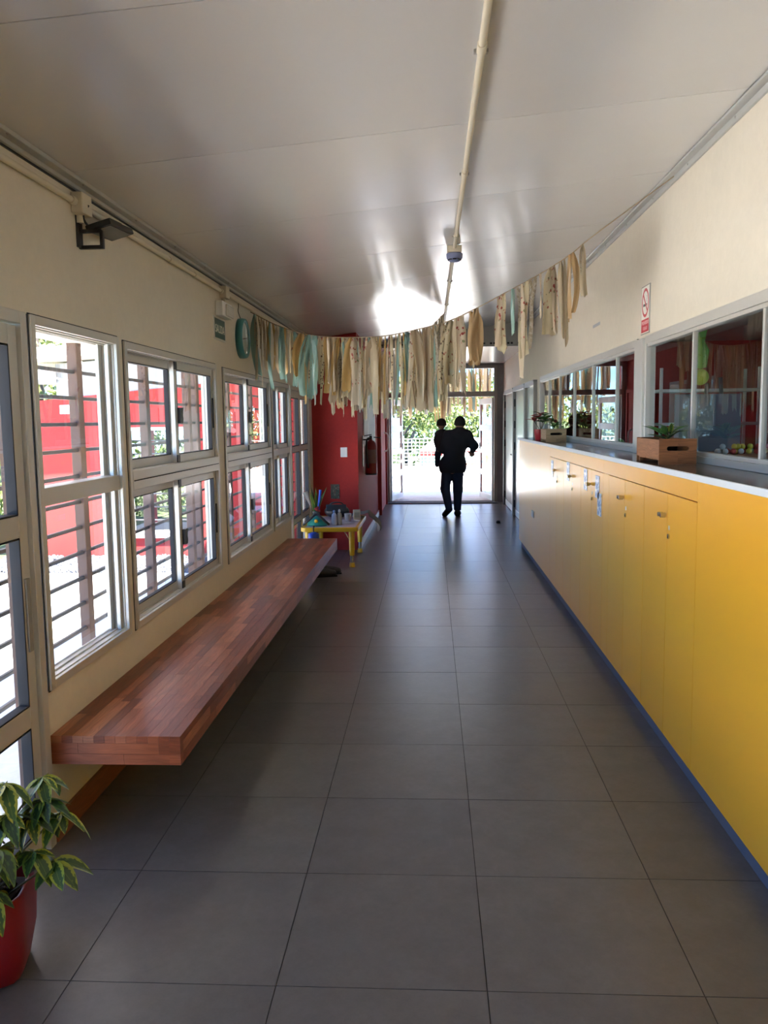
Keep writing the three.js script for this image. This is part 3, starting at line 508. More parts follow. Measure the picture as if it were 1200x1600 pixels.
// ================================================================ CABINETS AND COUNTER
{
  const XFc = 1.1, yb = 0.085, yt = 1.335, gp = 0.0018;
  one('toe_kick', bx(1.128, 1.16, 0, yb + 0.01, -10.6, ZB - 0.002), plinthM, 'blue grey recessed plinth below the yellow cabinets', 'plinth', null, 'structure');
  const top = thing('countertop', 'long brown glossy countertop with white edge above the yellow cabinets', 'countertop');
  obj('slab', bx(1.094, XR - 0.001, yt, 1.3595, -10.62, ZB - 0.002), counterM, top);
  obj('edge_strip', rbx(1.082, 1.0935, yt - 0.002, 1.361, -10.63, ZB - 0.002, 0.003), edgeM, top);
  const dark = M({ color: lin(0.12, 0.07, 0.02), roughness: 0.8 });
  const unit = (z0, z1, label) => { const c = thing('yellow_cabinet', label, 'cabinet'); obj('carcass', bx(XFc + 0.02, XR - 0.002, yb, yt - 0.001, z1 + 0.001, z0 - 0.001), dark, c); return c; };
  const panel = (c, n, z0, z1, y0, y1, k = 0) => obj(n, bx(XFc, XFc + 0.019, y0 + gp / 2, y1 - gp / 2, z1 + gp / 2, z0 - gp / 2), yellowMats[k % 3], c);
  const c0 = unit(ZB - 0.01, -3.53, 'plain yellow cabinet front nearest the viewer without doors');
  panel(c0, 'front_panel', ZB - 0.01, -0.9, yb, yt, 0); panel(c0, 'front_panel', -0.9, -3.53, yb, yt, 0);
  const handle = (d, z, y) => {
    const h = obj('latch', [bar(V(XFc, y, z), V(XFc - 0.012, y, z), 0.007, 8), rbx(XFc - 0.028, XFc - 0.01, y - 0.011, y + 0.011, z - 0.032, z + 0.03, 0.005, 2), bar(V(XFc - 0.03, y, z + 0.022), V(XFc - 0.008, y, z + 0.022), 0.012, 10), bar(V(XFc - 0.03, y, z - 0.022), V(XFc - 0.008, y, z - 0.022), 0.011, 10)], chrome, d);
    return h;
  };
  const keyhole = (d, z, y) => { obj('lock', new THREE.CylinderGeometry(0.012, 0.012, 0.006, 14).rotateZ(Math.PI / 2).translate(XFc - 0.003, y, z), chrome, d); obj('key_slot', bx(XFc - 0.0075, XFc - 0.005, y - 0.008, y + 0.003, z - 0.003, z + 0.003), black, d); obj('tape_mark', bx(XFc - 0.0008, XFc, y + 0.03, y + 0.05, z - 0.008, z + 0.008), edgeM, d); };
  const yd = 1.245;
  const cA = unit(-3.53, -5.44, 'yellow cabinet with four doors and bare latches in the middle of the counter');
  panel(cA, 'top_rail', -3.53, -5.44, yd, yt, 1); panel(cA, 'side_strip', -5.27, -5.44, yb, yd, 2);
  const zA = [-3.53, -3.965, -4.4, -4.835, -5.27];
  for (let i = 0; i < 4; i++) { const d = panel(cA, 'door', zA[i] - 0.001, zA[i + 1] + 0.001, yb, yd - 0.003, i); if (i === 1) handle(d, -4.0, 1.14); if (i === 0) keyhole(d, -3.935, 1.045); if (i === 3) handle(d, -4.88, 1.14); if (i === 2) keyhole(d, -4.805, 1.045); }
  const cB = unit(-5.44, -7.86, 'yellow cabinet with six doors and photo cards stuck beside the latches');
  panel(cB, 'top_rail', -5.44, -7.86, yd, yt, 0);
  for (let i = 0; i < 6; i++) { const a = -5.44 - i * 0.4033, d = panel(cB, 'door', a - 0.001, a - 0.4033 + 0.001, yb, yd - 0.003, i + 1); if (i % 2 === 1) handle(d, a - 0.05, 1.14); else keyhole(d, a - 0.37, 1.045); }
  const cC = unit(-7.86, -10.6, 'far yellow cabinet front with small vent near the entrance');
  for (let i = 0; i < 4; i++) panel(cC, 'front_panel', -7.86 - i * 0.685, -7.86 - (i + 1) * 0.685, yb, yt, i);
  const v = obj('vent', rbx(XFc - 0.006, XFc, 0.53, 0.6, -9.24, -9.05, 0.002), aluDark, cC);
  for (let i = 0; i < 4; i++) obj('louvre', bx(XFc - 0.009, XFc - 0.005, 0.54 + i * 0.015, 0.547 + i * 0.015, -9.23, -9.06), alu, v);
  // photo cards on the doors
  const card = canvas(128, 256, (c, w, h) => { const r = rng(5); c.fillStyle = '#dfe6ee'; c.fillRect(0, 0, w, h); for (let i = 0; i < 46; i++) { c.fillStyle = ['#7f9fd0', '#b9c6e4', '#5f86b0', '#f4f2ee', '#9aa8c8'][Math.floor(r() * 5)]; c.beginPath(); c.ellipse(r() * w, r() * h, 6 + r() * 22, 6 + r() * 24, r() * 3, 0, 7); c.fill(); } });
  const cardM = M({ map: card, roughness: 0.3 });
  [[-7.72, 1.16, 'photo card beside the farthest cabinet latch'], [-6.83, 1.19, 'photo card beside the middle latch of the six-door cabinet'], [-6.06, 1.18, 'photo card left of the nearest card-marked latch'], [-5.63, 1.16, 'upper photo card right of the nearest card-marked latch'], [-5.555, 1.05, 'lowest photo card near the edge of the six-door cabinet']].forEach(([z, y, l]) => {
    const g = new THREE.BoxGeometry(0.13, 0.15, 0.002).rotateY(-Math.PI / 2).translate(XFc - 0.0012, y - 0.02, z); one('photo_card', g, cardM, l, 'card', 'photo cards on the cabinet doors');
  });
}
// crates and plants on the counter
const crateWood = [[0.36, 0.135, 0.048], [0.40, 0.16, 0.06]].map((c) => P({ color: lin(...c), map: grainT, roughness: 0.55 }));
const paleCrate = [[0.50, 0.34, 0.18], [0.46, 0.30, 0.16]].map((c) => P({ color: lin(...c), map: grainT, roughness: 0.6 }));
function crate(label, x, z, w, d, h, mats) {
  const c = thing('wooden_crate', label, 'crate', [x, 1.36, z]);
  const s = new THREE.Shape(); s.moveTo(-w / 2, 0); s.lineTo(w / 2, 0); s.lineTo(w / 2, h); s.lineTo(-w / 2, h); s.closePath();
  const hw = w * 0.23, hy = h * 0.62, hr = h * 0.09, hole = new THREE.Path(); hole.absarc(-hw, hy, hr, Math.PI / 2, Math.PI * 1.5, false); hole.absarc(hw, hy, hr, -Math.PI / 2, Math.PI / 2, false); hole.closePath(); s.holes.push(hole);
  for (const zz of [-d / 2, d / 2 - 0.012]) obj('end_board', uvBox(new THREE.ExtrudeGeometry(s, { depth: 0.012, bevelEnabled: false }).translate(0, 0, zz)), mats[0], c);
  for (const sx of [-1, 1]) { obj('side_slat', rbx(sx * w / 2 - sx * 0.01, sx * w / 2, h * 0.22, h * 0.97, -d / 2 + 0.012, d / 2 - 0.012, 0.002), mats[1], c); }
  for (const sx of [-1, 1]) for (const zz of [-1, 1]) obj('corner_post', bx(sx * (w / 2 - 0.012), sx * (w / 2 - 0.03), 0, h, zz * (d / 2 - 0.012), zz * (d / 2 - 0.03)), mats[1], c);
  for (let i = 0; i < 3; i++) obj('base_slat', bx(-w / 2 + 0.01, w / 2 - 0.01, h * 0.16, h * 0.22, -d / 2 + 0.014 + i * (d - 0.03) / 3, -d / 2 + 0.008 + (i + 1) * (d - 0.03) / 3), mats[0], c);
  return c;
}
crate('reddish wooden crate with handle slot standing on the counter', 1.228, -4.5, 0.185, 0.46, 0.128, crateWood);
crate('pale wooden crate with handle slot on far part of the counter', 1.235, -8.62, 0.2, 0.4, 0.13, paleCrate);
const leafG = (L, W, droop = 0.25, fold = 0.15) => {
  const n = 6, pos = [], uv = [], idx = [];
  for (let i = 0; i <= n; i++) { const t = i / n, w = W * Math.pow(Math.sin(Math.PI * Math.min(0.999, 0.04 + 0.95 * Math.pow(t, 0.85))), 0.8), z = -droop * L * t * t; for (const s of [-1, 0, 1]) { pos.push(L * t, z + Math.abs(s) * w * fold, s * w * 0.5); uv.push(t, 0.5 + s * 0.5); } }
  for (let i = 0; i < n; i++) for (let s = 0; s < 2; s++) { const a = i * 3 + s; idx.push(a, a + 1, a + 4, a, a + 4, a + 3); }
  const g = new THREE.BufferGeometry(); g.setAttribute('position', new THREE.Float32BufferAttribute(pos, 3)); g.setAttribute('uv', new THREE.Float32BufferAttribute(uv, 2)); g.setIndex(idx); g.computeVertexNormals(); return g;
};
const varieg = (seed, base, edge) => canvas(128, 64, (c, w, h) => { const r = rng(seed); c.fillStyle = edge; c.fillRect(0, 0, w, h); c.fillStyle = base; c.beginPath(); for (let i = 0; i <= 20; i++) c.lineTo(i / 20 * w, h * (0.12 + 0.16 * r())); for (let i = 20; i >= 0; i--) c.lineTo(i / 20 * w, h * (0.88 - 0.16 * r())); c.fill(); for (let i = 0; i < 24; i++) { c.fillStyle = r() < 0.5 ? edge : base; c.globalAlpha = 0.6; c.beginPath(); c.ellipse(r() * w, r() * h, 2 + r() * 7, 1 + r() * 3, 0, 0, 7); c.fill(); } c.globalAlpha = 1; c.strokeStyle = edge; c.lineWidth = 1; c.beginPath(); c.moveTo(0, h / 2); c.lineTo(w, h / 2); c.stroke(); });
const schefM = [varieg(1, '#2b4f24', '#8f9f3a'), varieg(2, '#385f28', '#a5a83a'), varieg(3, '#203f26', '#56752f')].map((t) => P({ map: t, roughness: 0.35, side: THREE.DoubleSide }));
const greenM = P({ color: lin(0.05, 0.13, 0.03), roughness: 0.4, side: THREE.DoubleSide }), stemM = M({ color: lin(0.10, 0.10, 0.05) }), soil = M({ color: lin(0.02, 0.015, 0.012), roughness: 1 });
const bractM = P({ color: lin(0.35, 0.02, 0.03), roughness: 0.5, side: THREE.DoubleSide });
function rosette(parent, center, dirs, geos, mats, r) { for (const [yaw, pitch, s] of dirs) { const m = obj('leaf', geos[Math.floor(r() * geos.length)], mats[Math.floor(r() * mats.length)], parent); m.position.copy(center); m.rotation.order = 'YZX'; m.rotation.set((r() - 0.5) * 0.7, yaw, pitch); m.scale.setScalar(s); } }
{
  const p = thing('trailing_plant', 'small green houseplant growing in the reddish crate', 'plant', [1.228, 1.39, -4.52]), r = rng(11), gs = [leafG(0.1, 0.03), leafG(0.13, 0.032, 0.5)];
  obj('planting_bag', lathe([[0, 0.0], [0.06, 0], [0.07, 0.07], [0.062, 0.075], [0, 0.07]], 14), soil, p);
  for (let k = 0; k < 5; k++) { const c = V((r() - 0.5) * 0.06, 0.08 + r() * 0.06, (r() - 0.5) * 0.1); obj('stem', bar(V(0, 0.06, 0), c, 0.0025, 5), stemM, p); rosette(p, c, Array.from({ length: 5 }, (_, i) => [i * 1.3 + r(), 0.5 + r() * 0.5, 0.7 + r() * 0.4]), gs, [greenM, schefM[0], greenM], r); }
  const q = thing('poinsettia_plant', 'dark leafy plant in red pot at far end of the counter', 'plant', [1.17, 1.36, -9.1]), g2 = [leafG(0.13, 0.06, 0.35)];
  obj('pot', lathe([[0, 0], [0.055, 0], [0.075, 0.12], [0.07, 0.12], [0.05, 0.02], [0, 0.02]], 20), P({ color: lin(0.3, 0.015, 0.02), roughness: 0.35 }), q);
  obj('soil', new THREE.CylinderGeometry(0.066, 0.066, 0.01, 16).translate(0, 0.1, 0), soil, q);
  for (let k = 0; k < 7; k++) { const c = V((r() - 0.5) * 0.14, 0.16 + r() * 0.14, (r() - 0.5) * 0.14); obj('stem', bar(V(0, 0.1, 0), c, 0.003, 5), stemM, q); rosette(q, c, Array.from({ length: 5 }, (_, i) => [i * 1.25 + r(), 0.2 + r() * 0.5, 0.7 + r() * 0.4]), g2, k % 3 === 0 ? [bractM] : [greenM], r); }
  const q2 = thing('low_houseplant', 'low dark plant growing in the pale crate', 'plant', [1.235, 1.39, -8.62]);
  obj('planting_bag', lathe([[0, 0.0], [0.06, 0], [0.07, 0.07], [0.062, 0.075], [0, 0.07]], 14), soil, q2);
  for (let k = 0; k < 6; k++) { const c = V((r() - 0.5) * 0.1, 0.1 + r() * 0.08, (r() - 0.5) * 0.2); obj('stem', bar(V(0, 0.06, 0), c, 0.0025, 5), stemM, q2); rosette(q2, c, Array.from({ length: 5 }, (_, i) => [i * 1.3 + r(), 0.3 + r() * 0.6, 0.6 + r() * 0.4]), [gs[0]], [greenM, k % 2 ? greenM : bractM], r); }
}
// schefflera in a red pot, near left
{
  const p = thing('potted_schefflera', 'variegated umbrella plant in a square red plastic pot by the door', 'plant', [-1.325, 0, -2.25]), r = rng(21);
  const sq = (half, rad, y) => { const pts = []; for (let k = 0; k < 32; k++) { const a = k / 32 * Math.PI * 2, c = Math.cos(a), s = Math.sin(a), e = rad; const q = Math.pow(Math.pow(Math.abs(c), e) + Math.pow(Math.abs(s), e), -1 / e); pts.push([c * q * half, y, s * q * half]); } return pts; };
  const prof = [[0.0, 0.0], [0.10, 0.0], [0.115, 0.012], [0.133, 0.10], [0.138, 0.19], [0.132, 0.262], [0.128, 0.265], [0.122, 0.262], [0.127, 0.2], [0.12, 0.1], [0, 0.1]], pos = [], idx = [];
  prof.forEach(([h, y]) => sq(h, 5, y).forEach((q) => pos.push(...q)));
  for (let j = 0; j + 1 < prof.length; j++) for (let k = 0; k < 32; k++) { const a = j * 32 + k, b = j * 32 + (k + 1) % 32; idx.push(a, a + 32, b + 32, a, b + 32, b); }
  const g = new THREE.BufferGeometry(); g.setAttribute('position', new THREE.Float32BufferAttribute(pos, 3)); g.setIndex(idx); g.computeVertexNormals(); g.rotateY(0.25);
  obj('pot', g, P({ color: lin(0.24, 0.008, 0.012), roughness: 0.34 }), p);
  const so = []; for (let k = 0; k < 60; k++) so.push(new THREE.IcosahedronGeometry(0.008 + r() * 0.012, 0).translate((r() - 0.5) * 0.19, 0.232 + r() * 0.01, (r() - 0.5) * 0.19)); so.push(bx(-0.1, 0.1, 0.17, 0.235, -0.1, 0.1)); obj('soil', so, soil, p);
  const gs = [leafG(0.105, 0.048, 0.3), leafG(0.12, 0.05, 0.45), leafG(0.09, 0.044, 0.2)];
  const tips = [[0.03, 0.30, 0.10], [-0.06, 0.33, 0.12], [0.11, 0.37, 0.0], [0.0, 0.40, 0.08], [-0.05, 0.46, 0.06], [0.05, 0.49, 0.02], [0.12, 0.50, -0.06], [-0.10, 0.50, 0.02], [0.02, 0.56, -0.03], [0.10, 0.55, -0.10], [-0.06, 0.57, 0.0], [-0.10, 0.38, 0.04], [0.14, 0.43, -0.12], [0.16, 0.33, -0.02], [-0.03, 0.36, 0.14], [0.06, 0.43, 0.1], [-0.09, 0.43, 0.1], [0.08, 0.45, -0.06], [-0.02, 0.53, 0.07]];
  for (const t of tips) {
    t[0] += 0.055; const c = V(...t), m = V(t[0] * 0.35, t[1] * 0.7, t[2] * 0.35);
    obj('stem', tube([V((r() - 0.5) * 0.06, 0.19, (r() - 0.5) * 0.06), m, c], 0.0035, 8, 5), stemM, p);
    const n = 8, off = r() * 6; rosette(p, c, Array.from({ length: n }, (_, i) => [off + i * 6.283 / n + r() * 0.2, -0.15 - r() * 0.5, 0.68 + r() * 0.4]), gs, schefM, r);
  }
}
// ================================================================ LEFT WALL FITTINGS
{
  const c = thing('wall_conduit', 'cream conduit pipe running along top of the left wall', 'conduit'), y = 2.502, x = XL + 0.016;
  obj('pipe', [bar(V(x, y, ZB - 0.01), V(x, y, -3.45), 0.0125, 10), bar(V(x, y, -3.57), V(x, y, -5.87), 0.0125, 10), bar(V(x, y, -5.99), V(x, y, -8.6), 0.0125, 10)], pipeM, c);
  for (const z of [-3.51, -5.93]) { const b = obj('junction_box', rbx(XL, XL + 0.05, y - 0.045, y + 0.04, z - 0.05, z + 0.05, 0.006, 2), pipeM, c); obj('gland', [bar(V(x, y, z + 0.05), V(x, y, z + 0.085), 0.017, 10), bar(V(x, y, z - 0.05), V(x, y, z - 0.08), 0.017, 10), bar(V(x, y - 0.045, z), V(x, y - 0.075, z), 0.015, 10)], pipeM, b); }
  for (const z of [-0.9, -2.1, -4.7, -5.2]) obj('coupling', bar(V(x, y, z), V(x, y, z - 0.05), 0.016, 10), pipeM, c);
  const f = thing('floodlight', 'black floodlight on a bracket below the left wall conduit', 'lamp', [XL, 2.36, -3.52]);
  obj('yoke', [bx(0.0, 0.012, -0.03, 0.1, -0.02, 0.02), rbx(0.0, 0.10, -0.035, -0.02, -0.02, 0.0, 0.003), rbx(0.09, 0.105, -0.035, 0.04, -0.02, 0.0, 0.003), rbx(0.0, 0.10, 0.03, 0.045, -0.02, 0.0, 0.003)], black, f);
  const body = obj('housing', [rbx(-0.013, 0.013, -0.055, 0.055, -0.14, 0.14, 0.006, 2), rbx(-0.034, -0.012, -0.035, 0.035, -0.08, 0.06, 0.006, 2), ...[-2, -1, 0, 1, 2].map((k) => bx(-0.035, -0.014, -0.03, 0.03, k * 0.024 - 0.003, k * 0.024 + 0.003))], black, f);
  body.position.set(0.085, 0.07, -0.14); body.rotation.set(0.06, 0, -1.3);
  obj('lens', bx(0.0131, 0.015, -0.045, 0.045, -0.125, 0.125), M({ color: lin(0.03, 0.03, 0.03), roughness: 0.25 }), body);
  obj('cable', tube([V(0.05, 0.14, 0.0), V(0.03, 0.09, 0.01), V(0.05, 0.05, -0.02), V(0.08, 0.06, -0.08)], 0.005, 14), black, f);
  const e = thing('emergency_light', 'small cream emergency light with louvred lens above exit sign', 'lamp', [XL, 2.37, -5.9]);
  obj('housing', rbx(0, 0.05, -0.045, 0.055, -0.14, 0.14, 0.006, 2), whiteM, e);
  obj('lens', rbx(0.05, 0.065, -0.04, 0.04, -0.13, 0.06, 0.004), M({ color: lin(0.85, 0.82, 0.72), roughness: 0.25 }), e);
  for (let i = 0; i < 6; i++) obj('louvre', bx(0.062, 0.068, -0.036 + i * 0.013, -0.031 + i * 0.013, -0.125, 0.055), alu, e);
  const st = canvas(256, 128, (c2, w, h) => { c2.fillStyle = '#cfcab8'; c2.fillRect(0, 0, w, h); c2.fillStyle = '#1d4a38'; c2.fillRect(8, 8, w - 16, h - 16); c2.fillStyle = '#dcd8c2'; c2.font = 'bold 62px sans-serif'; c2.textAlign = 'center'; c2.textBaseline = 'middle'; c2.fillText('SALIDA', w / 2, h / 2 + 2, w - 36); });
  const s = thing('exit_sign', 'green SALIDA exit sign on the left wall beside the clock', 'sign', [XL, 2.24, -5.84]);
  obj('plate', bx(0, 0.006, -0.078, 0.078, -0.155, 0.155), whiteM, s);
  const pg = new THREE.PlaneGeometry(0.3, 0.15).rotateY(Math.PI / 2).translate(0.0068, 0, 0); obj('print', pg, M({ map: st, roughness: 0.4 }), s);
  const k = thing('wall_clock', 'round teal wall clock left of the fabric garland', 'clock', [XL, 2.235, -6.47]);
  const teal = P({ color: lin(0.05, 0.24, 0.25), roughness: 0.35 });
  obj('rim', lathe([[0.0, 0.0], [0.15, 0.0], [0.152, 0.03], [0.146, 0.052], [0.125, 0.05], [0.12, 0.036]], 40).rotateZ(-Math.PI / 2), teal, k);
  const face = canvas(256, 256, (c2, w, h) => { c2.fillStyle = '#c9d8d4'; c2.fillRect(0, 0, w, h); c2.strokeStyle = '#39504f'; c2.lineWidth = 5; for (let i = 0; i < 12; i++) { const a = i / 12 * 6.2832; c2.beginPath(); c2.moveTo(w / 2 + Math.cos(a) * 98, h / 2 + Math.sin(a) * 98); c2.lineTo(w / 2 + Math.cos(a) * 112, h / 2 + Math.sin(a) * 112); c2.stroke(); } });
  obj('face', new THREE.CircleGeometry(0.121, 40).rotateY(Math.PI / 2).translate(0.037, 0, 0), M({ map: face, roughness: 0.4 }), k);
  const hand = (n, L, a, w) => { const g = bx(0.039, 0.041, 0, L, -w, w).rotateX(a); obj(n, g, black, k); };
  hand('hour_hand', 0.06, 1.7, 0.005); hand('minute_hand', 0.09, -1.45, 0.004);
  obj('glass_cover', new THREE.CircleGeometry(0.124, 40).rotateY(Math.PI / 2).translate(0.048, 0, 0), glass, k);
  obj('hanging_wire', tube([V(0.012, 0.15, 0), V(0.006, 0.2, 0.05), V(0.006, 0.24, 0.03), V(0.01, 0.262, 0.06)], 0.003, 14), stemM, k);
}
{ // no smoking sign, right wall
  const t = canvas(192, 288, (c, w, h) => {
    c.fillStyle = '#f1ece0'; c.fillRect(0, 0, w, h); c.strokeStyle = '#7b6a5e'; c.lineWidth = 4; c.strokeRect(2, 2, w - 4, h - 4);
    c.strokeStyle = '#c8202c'; c.lineWidth = 17; c.beginPath(); c.ellipse(w / 2, 102, 72, 78, 0, 0, 7); c.stroke();
    c.fillStyle = '#2c2724'; c.fillRect(46, 108, 78, 15); c.fillStyle = '#8a8078'; c.fillRect(126, 108, 12, 15);
    c.strokeStyle = '#5b5550'; c.lineWidth = 5; c.beginPath(); c.moveTo(130, 100); c.bezierCurveTo(118, 86, 144, 78, 128, 60); c.stroke();
    c.strokeStyle = '#c8202c'; c.lineWidth = 15; c.beginPath(); c.moveTo(46, 48); c.lineTo(146, 158); c.stroke();
    c.fillStyle = '#c8202c'; c.fillRect(10, 200, w - 20, 78); c.fillStyle = '#f6ddd6'; c.font = 'bold 28px sans-serif'; c.textAlign = 'center'; c.textBaseline = 'middle'; c.fillText('PROHIBIDO', w / 2, 222, w - 36); c.fillText('FUMAR', w / 2, 256, w - 36);
  });
  const s = thing('no_smoking_sign', 'red and white no smoking sign on the right wall', 'sign', [XR, 2.28, -5.57]);
  obj('plate', bx(-0.005, 0, -0.153, 0.153, -0.105, 0.105), trimGrey, s);
  obj('print', new THREE.PlaneGeometry(0.206, 0.302).rotateY(-Math.PI / 2).translate(-0.0058, 0, 0), M({ map: t, roughness: 0.4 }), s);
  const tp = [one('tape_scrap', bx(XR - 0.0015, XR, 2.35, 2.375, -7.35, -7.05).rotateX(0), P({ color: lin(0.7, 0.72, 0.74), roughness: 0.15 }), 'shiny strip of clear tape left on the right wall', 'tape')];
}
{ // conduit and detector on the ceiling
  const c = thing('ceiling_conduit', 'cream conduit pipe running down the middle of the ceiling', 'conduit'), x = 0.171, y = ceilY(0.171) - 0.0165;
  obj('pipe', bar(V(x, y, ZB - 0.01), V(x, y, -11.95), 0.0125, 10), pipeM, c);
  for (const z of [-1.6, -2.82, -4.2, -5.6, -7.4, -8.9]) { const k = obj('coupling', bar(V(x, y, z), V(x, y, z - 0.06), 0.0165, 10), pipeM, c); obj('clip', rbx(x - 0.024, x + 0.024, y + 0.002, y + 0.016, z - 0.09, z - 0.07, 0.003), aluDark, k); }
  const d = thing('smoke_detector', 'small blue grey smoke detector on the ceiling conduit', 'detector', [x, ceilY(x) - 0.005, -6.03]);
  const pl = P({ color: lin(0.20, 0.23, 0.38), roughness: 0.4 });
  obj('mounting_box', rbx(-0.05, 0.05, -0.045, 0.0, -0.05, 0.05, 0.006, 2), pipeM, d);
  obj('body', lathe([[0, -0.105], [0.03, -0.104], [0.042, -0.092], [0.044, -0.085], [0.056, -0.082], [0.058, -0.05], [0.05, -0.045], [0, -0.045]], 24), pl, d);
  const sl = []; for (let k = 0; k < 8; k++) { const a = k / 8 * 6.283; sl.push(bx(-0.004, 0.004, -0.094, -0.087, -0.012, 0.012).rotateY(0).translate(0.043, 0, 0).rotateY(a)); } obj('vent_slot', sl, black, d);
}
// ================================================================ GARLANDS
const print = (bg, cols, n, s, seed) => { const t = canvas(128, 256, (c, w, h) => { const r = rng(seed); c.fillStyle = bg; c.fillRect(0, 0, w, h); for (let i = 0; i < n; i++) { c.fillStyle = cols[Math.floor(r() * cols.length)]; c.beginPath(); c.ellipse(r() * w, r() * h, s * (0.5 + r()), s * (0.4 + r()), r() * 3, 0, 7); c.fill(); } }); return t; };
const cloth = (o, t = 0.35) => P({ roughness: 0.95, transmission: t, thickness: 0, side: THREE.DoubleSide, ...o });
const fab = {
  cream: cloth({ color: lin(0.62, 0.51, 0.34) }), lace: cloth({ color: lin(0.56, 0.49, 0.38), map: print('#ffffff', ['#d8cfc0', '#efe8da'], 260, 5, 3) }, 0.5), mustard: cloth({ color: lin(0.55, 0.35, 0.12) }), mint: cloth({ color: lin(0.30, 0.47, 0.41) }), tan: cloth({ color: lin(0.52, 0.35, 0.17) }), beige: cloth({ color: lin(0.48, 0.37, 0.24) }),
  floral: cloth({ map: print('#cfc09c', ['#94503c', '#a9765a', '#7d7a5a', '#b98a70'], 44, 4.5, 8) }), leopard: cloth({ map: print('#c6b692', ['#5a4230', '#7a5a3c', '#4a382a'], 90, 4, 9) }), rose: cloth({ map: print('#d4c2a6', ['#a04038', '#b8685a', '#8a8a62'], 34, 4.5, 10) }), grey: cloth({ color: lin(0.36, 0.33, 0.28) }) };
function stripGeo(w, L, seed) {
  const r = rng(seed), nx = 4, ny = 9, pos = [], uv = [], idx = [], f1 = r() * 6, f2 = 2 + r() * 2, sway = (r() - 0.5) * 0.08, amp = w * (0.12 + r() * 0.2), tw = (r() - 0.5) * 1.2, taper = r() < 0.35 ? 0.55 : 1.05, rag = r();
  for (let j = 0; j <= ny; j++) {
    const t = j / ny, wid = w * Math.min(1, 0.32 + t * 4) * (1 + (taper - 1) * t), ang = tw * t;
    for (let i = 0; i <= nx; i++) {
      const s = i / nx - 0.5; let y = -L * t; if (j === ny) y += (r() - 0.5) * L * 0.14 * rag - (i % 2 ? 0.03 * L : 0);
      const xx = s * wid, zz = amp * Math.sin(f1 + s * f2 * 3.1 + t * 3);
      pos.push(xx * Math.cos(ang) - zz * Math.sin(ang) + sway * Math.sin(t * 2.6), y, xx * Math.sin(ang) + zz * Math.cos(ang)); uv.push((s + 0.5) * w / 0.12, 1 - t * L / 0.4);
    }
  }
  for (let j = 0; j < ny; j++) for (let i = 0; i < nx; i++) { const a = j * (nx + 1) + i; idx.push(a, a + nx + 1, a + nx + 2, a, a + nx + 2, a + 1); }
  const g = new THREE.BufferGeometry(); g.setAttribute('position', new THREE.Float32BufferAttribute(pos, 3)); g.setAttribute('uv', new THREE.Float32BufferAttribute(uv, 2)); g.setIndex(idx); g.computeVertexNormals(); return g;
}
const stringM = M({ color: lin(0.35, 0.27, 0.17), roughness: 0.9 });
function garland(label, pts, strips, seed) {
  const g = thing('fabric_garland', label, 'garland'), cv = new THREE.CatmullRomCurve3(pts.map((p) => V(...p))), r = rng(seed);
  obj('string', new THREE.TubeGeometry(cv, 120, 0.0035, 5), stringM, g);
  const N = 400, sm = cv.getPoints(N), at = (x) => sm.reduce((a, b) => Math.abs(b.x - x) < Math.abs(a.x - x) ? b : a);
  const dir = Math.atan2(-(pts.at(-1)[2] - pts[0][2]), pts.at(-1)[0] - pts[0][0]);
  for (const [x, L, w, k] of strips) {
    const p = at(x), m = obj('fabric_strip', stripGeo(w, L, Math.floor(r() * 1e6)), fab[k], g);
    m.position.set(p.x, p.y - 0.002, p.z + (r() - 0.5) * 0.02); m.rotation.set((r() - 0.5) * 0.1, dir + (r() - 0.5) * 1.8, (r() - 0.5) * 0.16);
  }
}
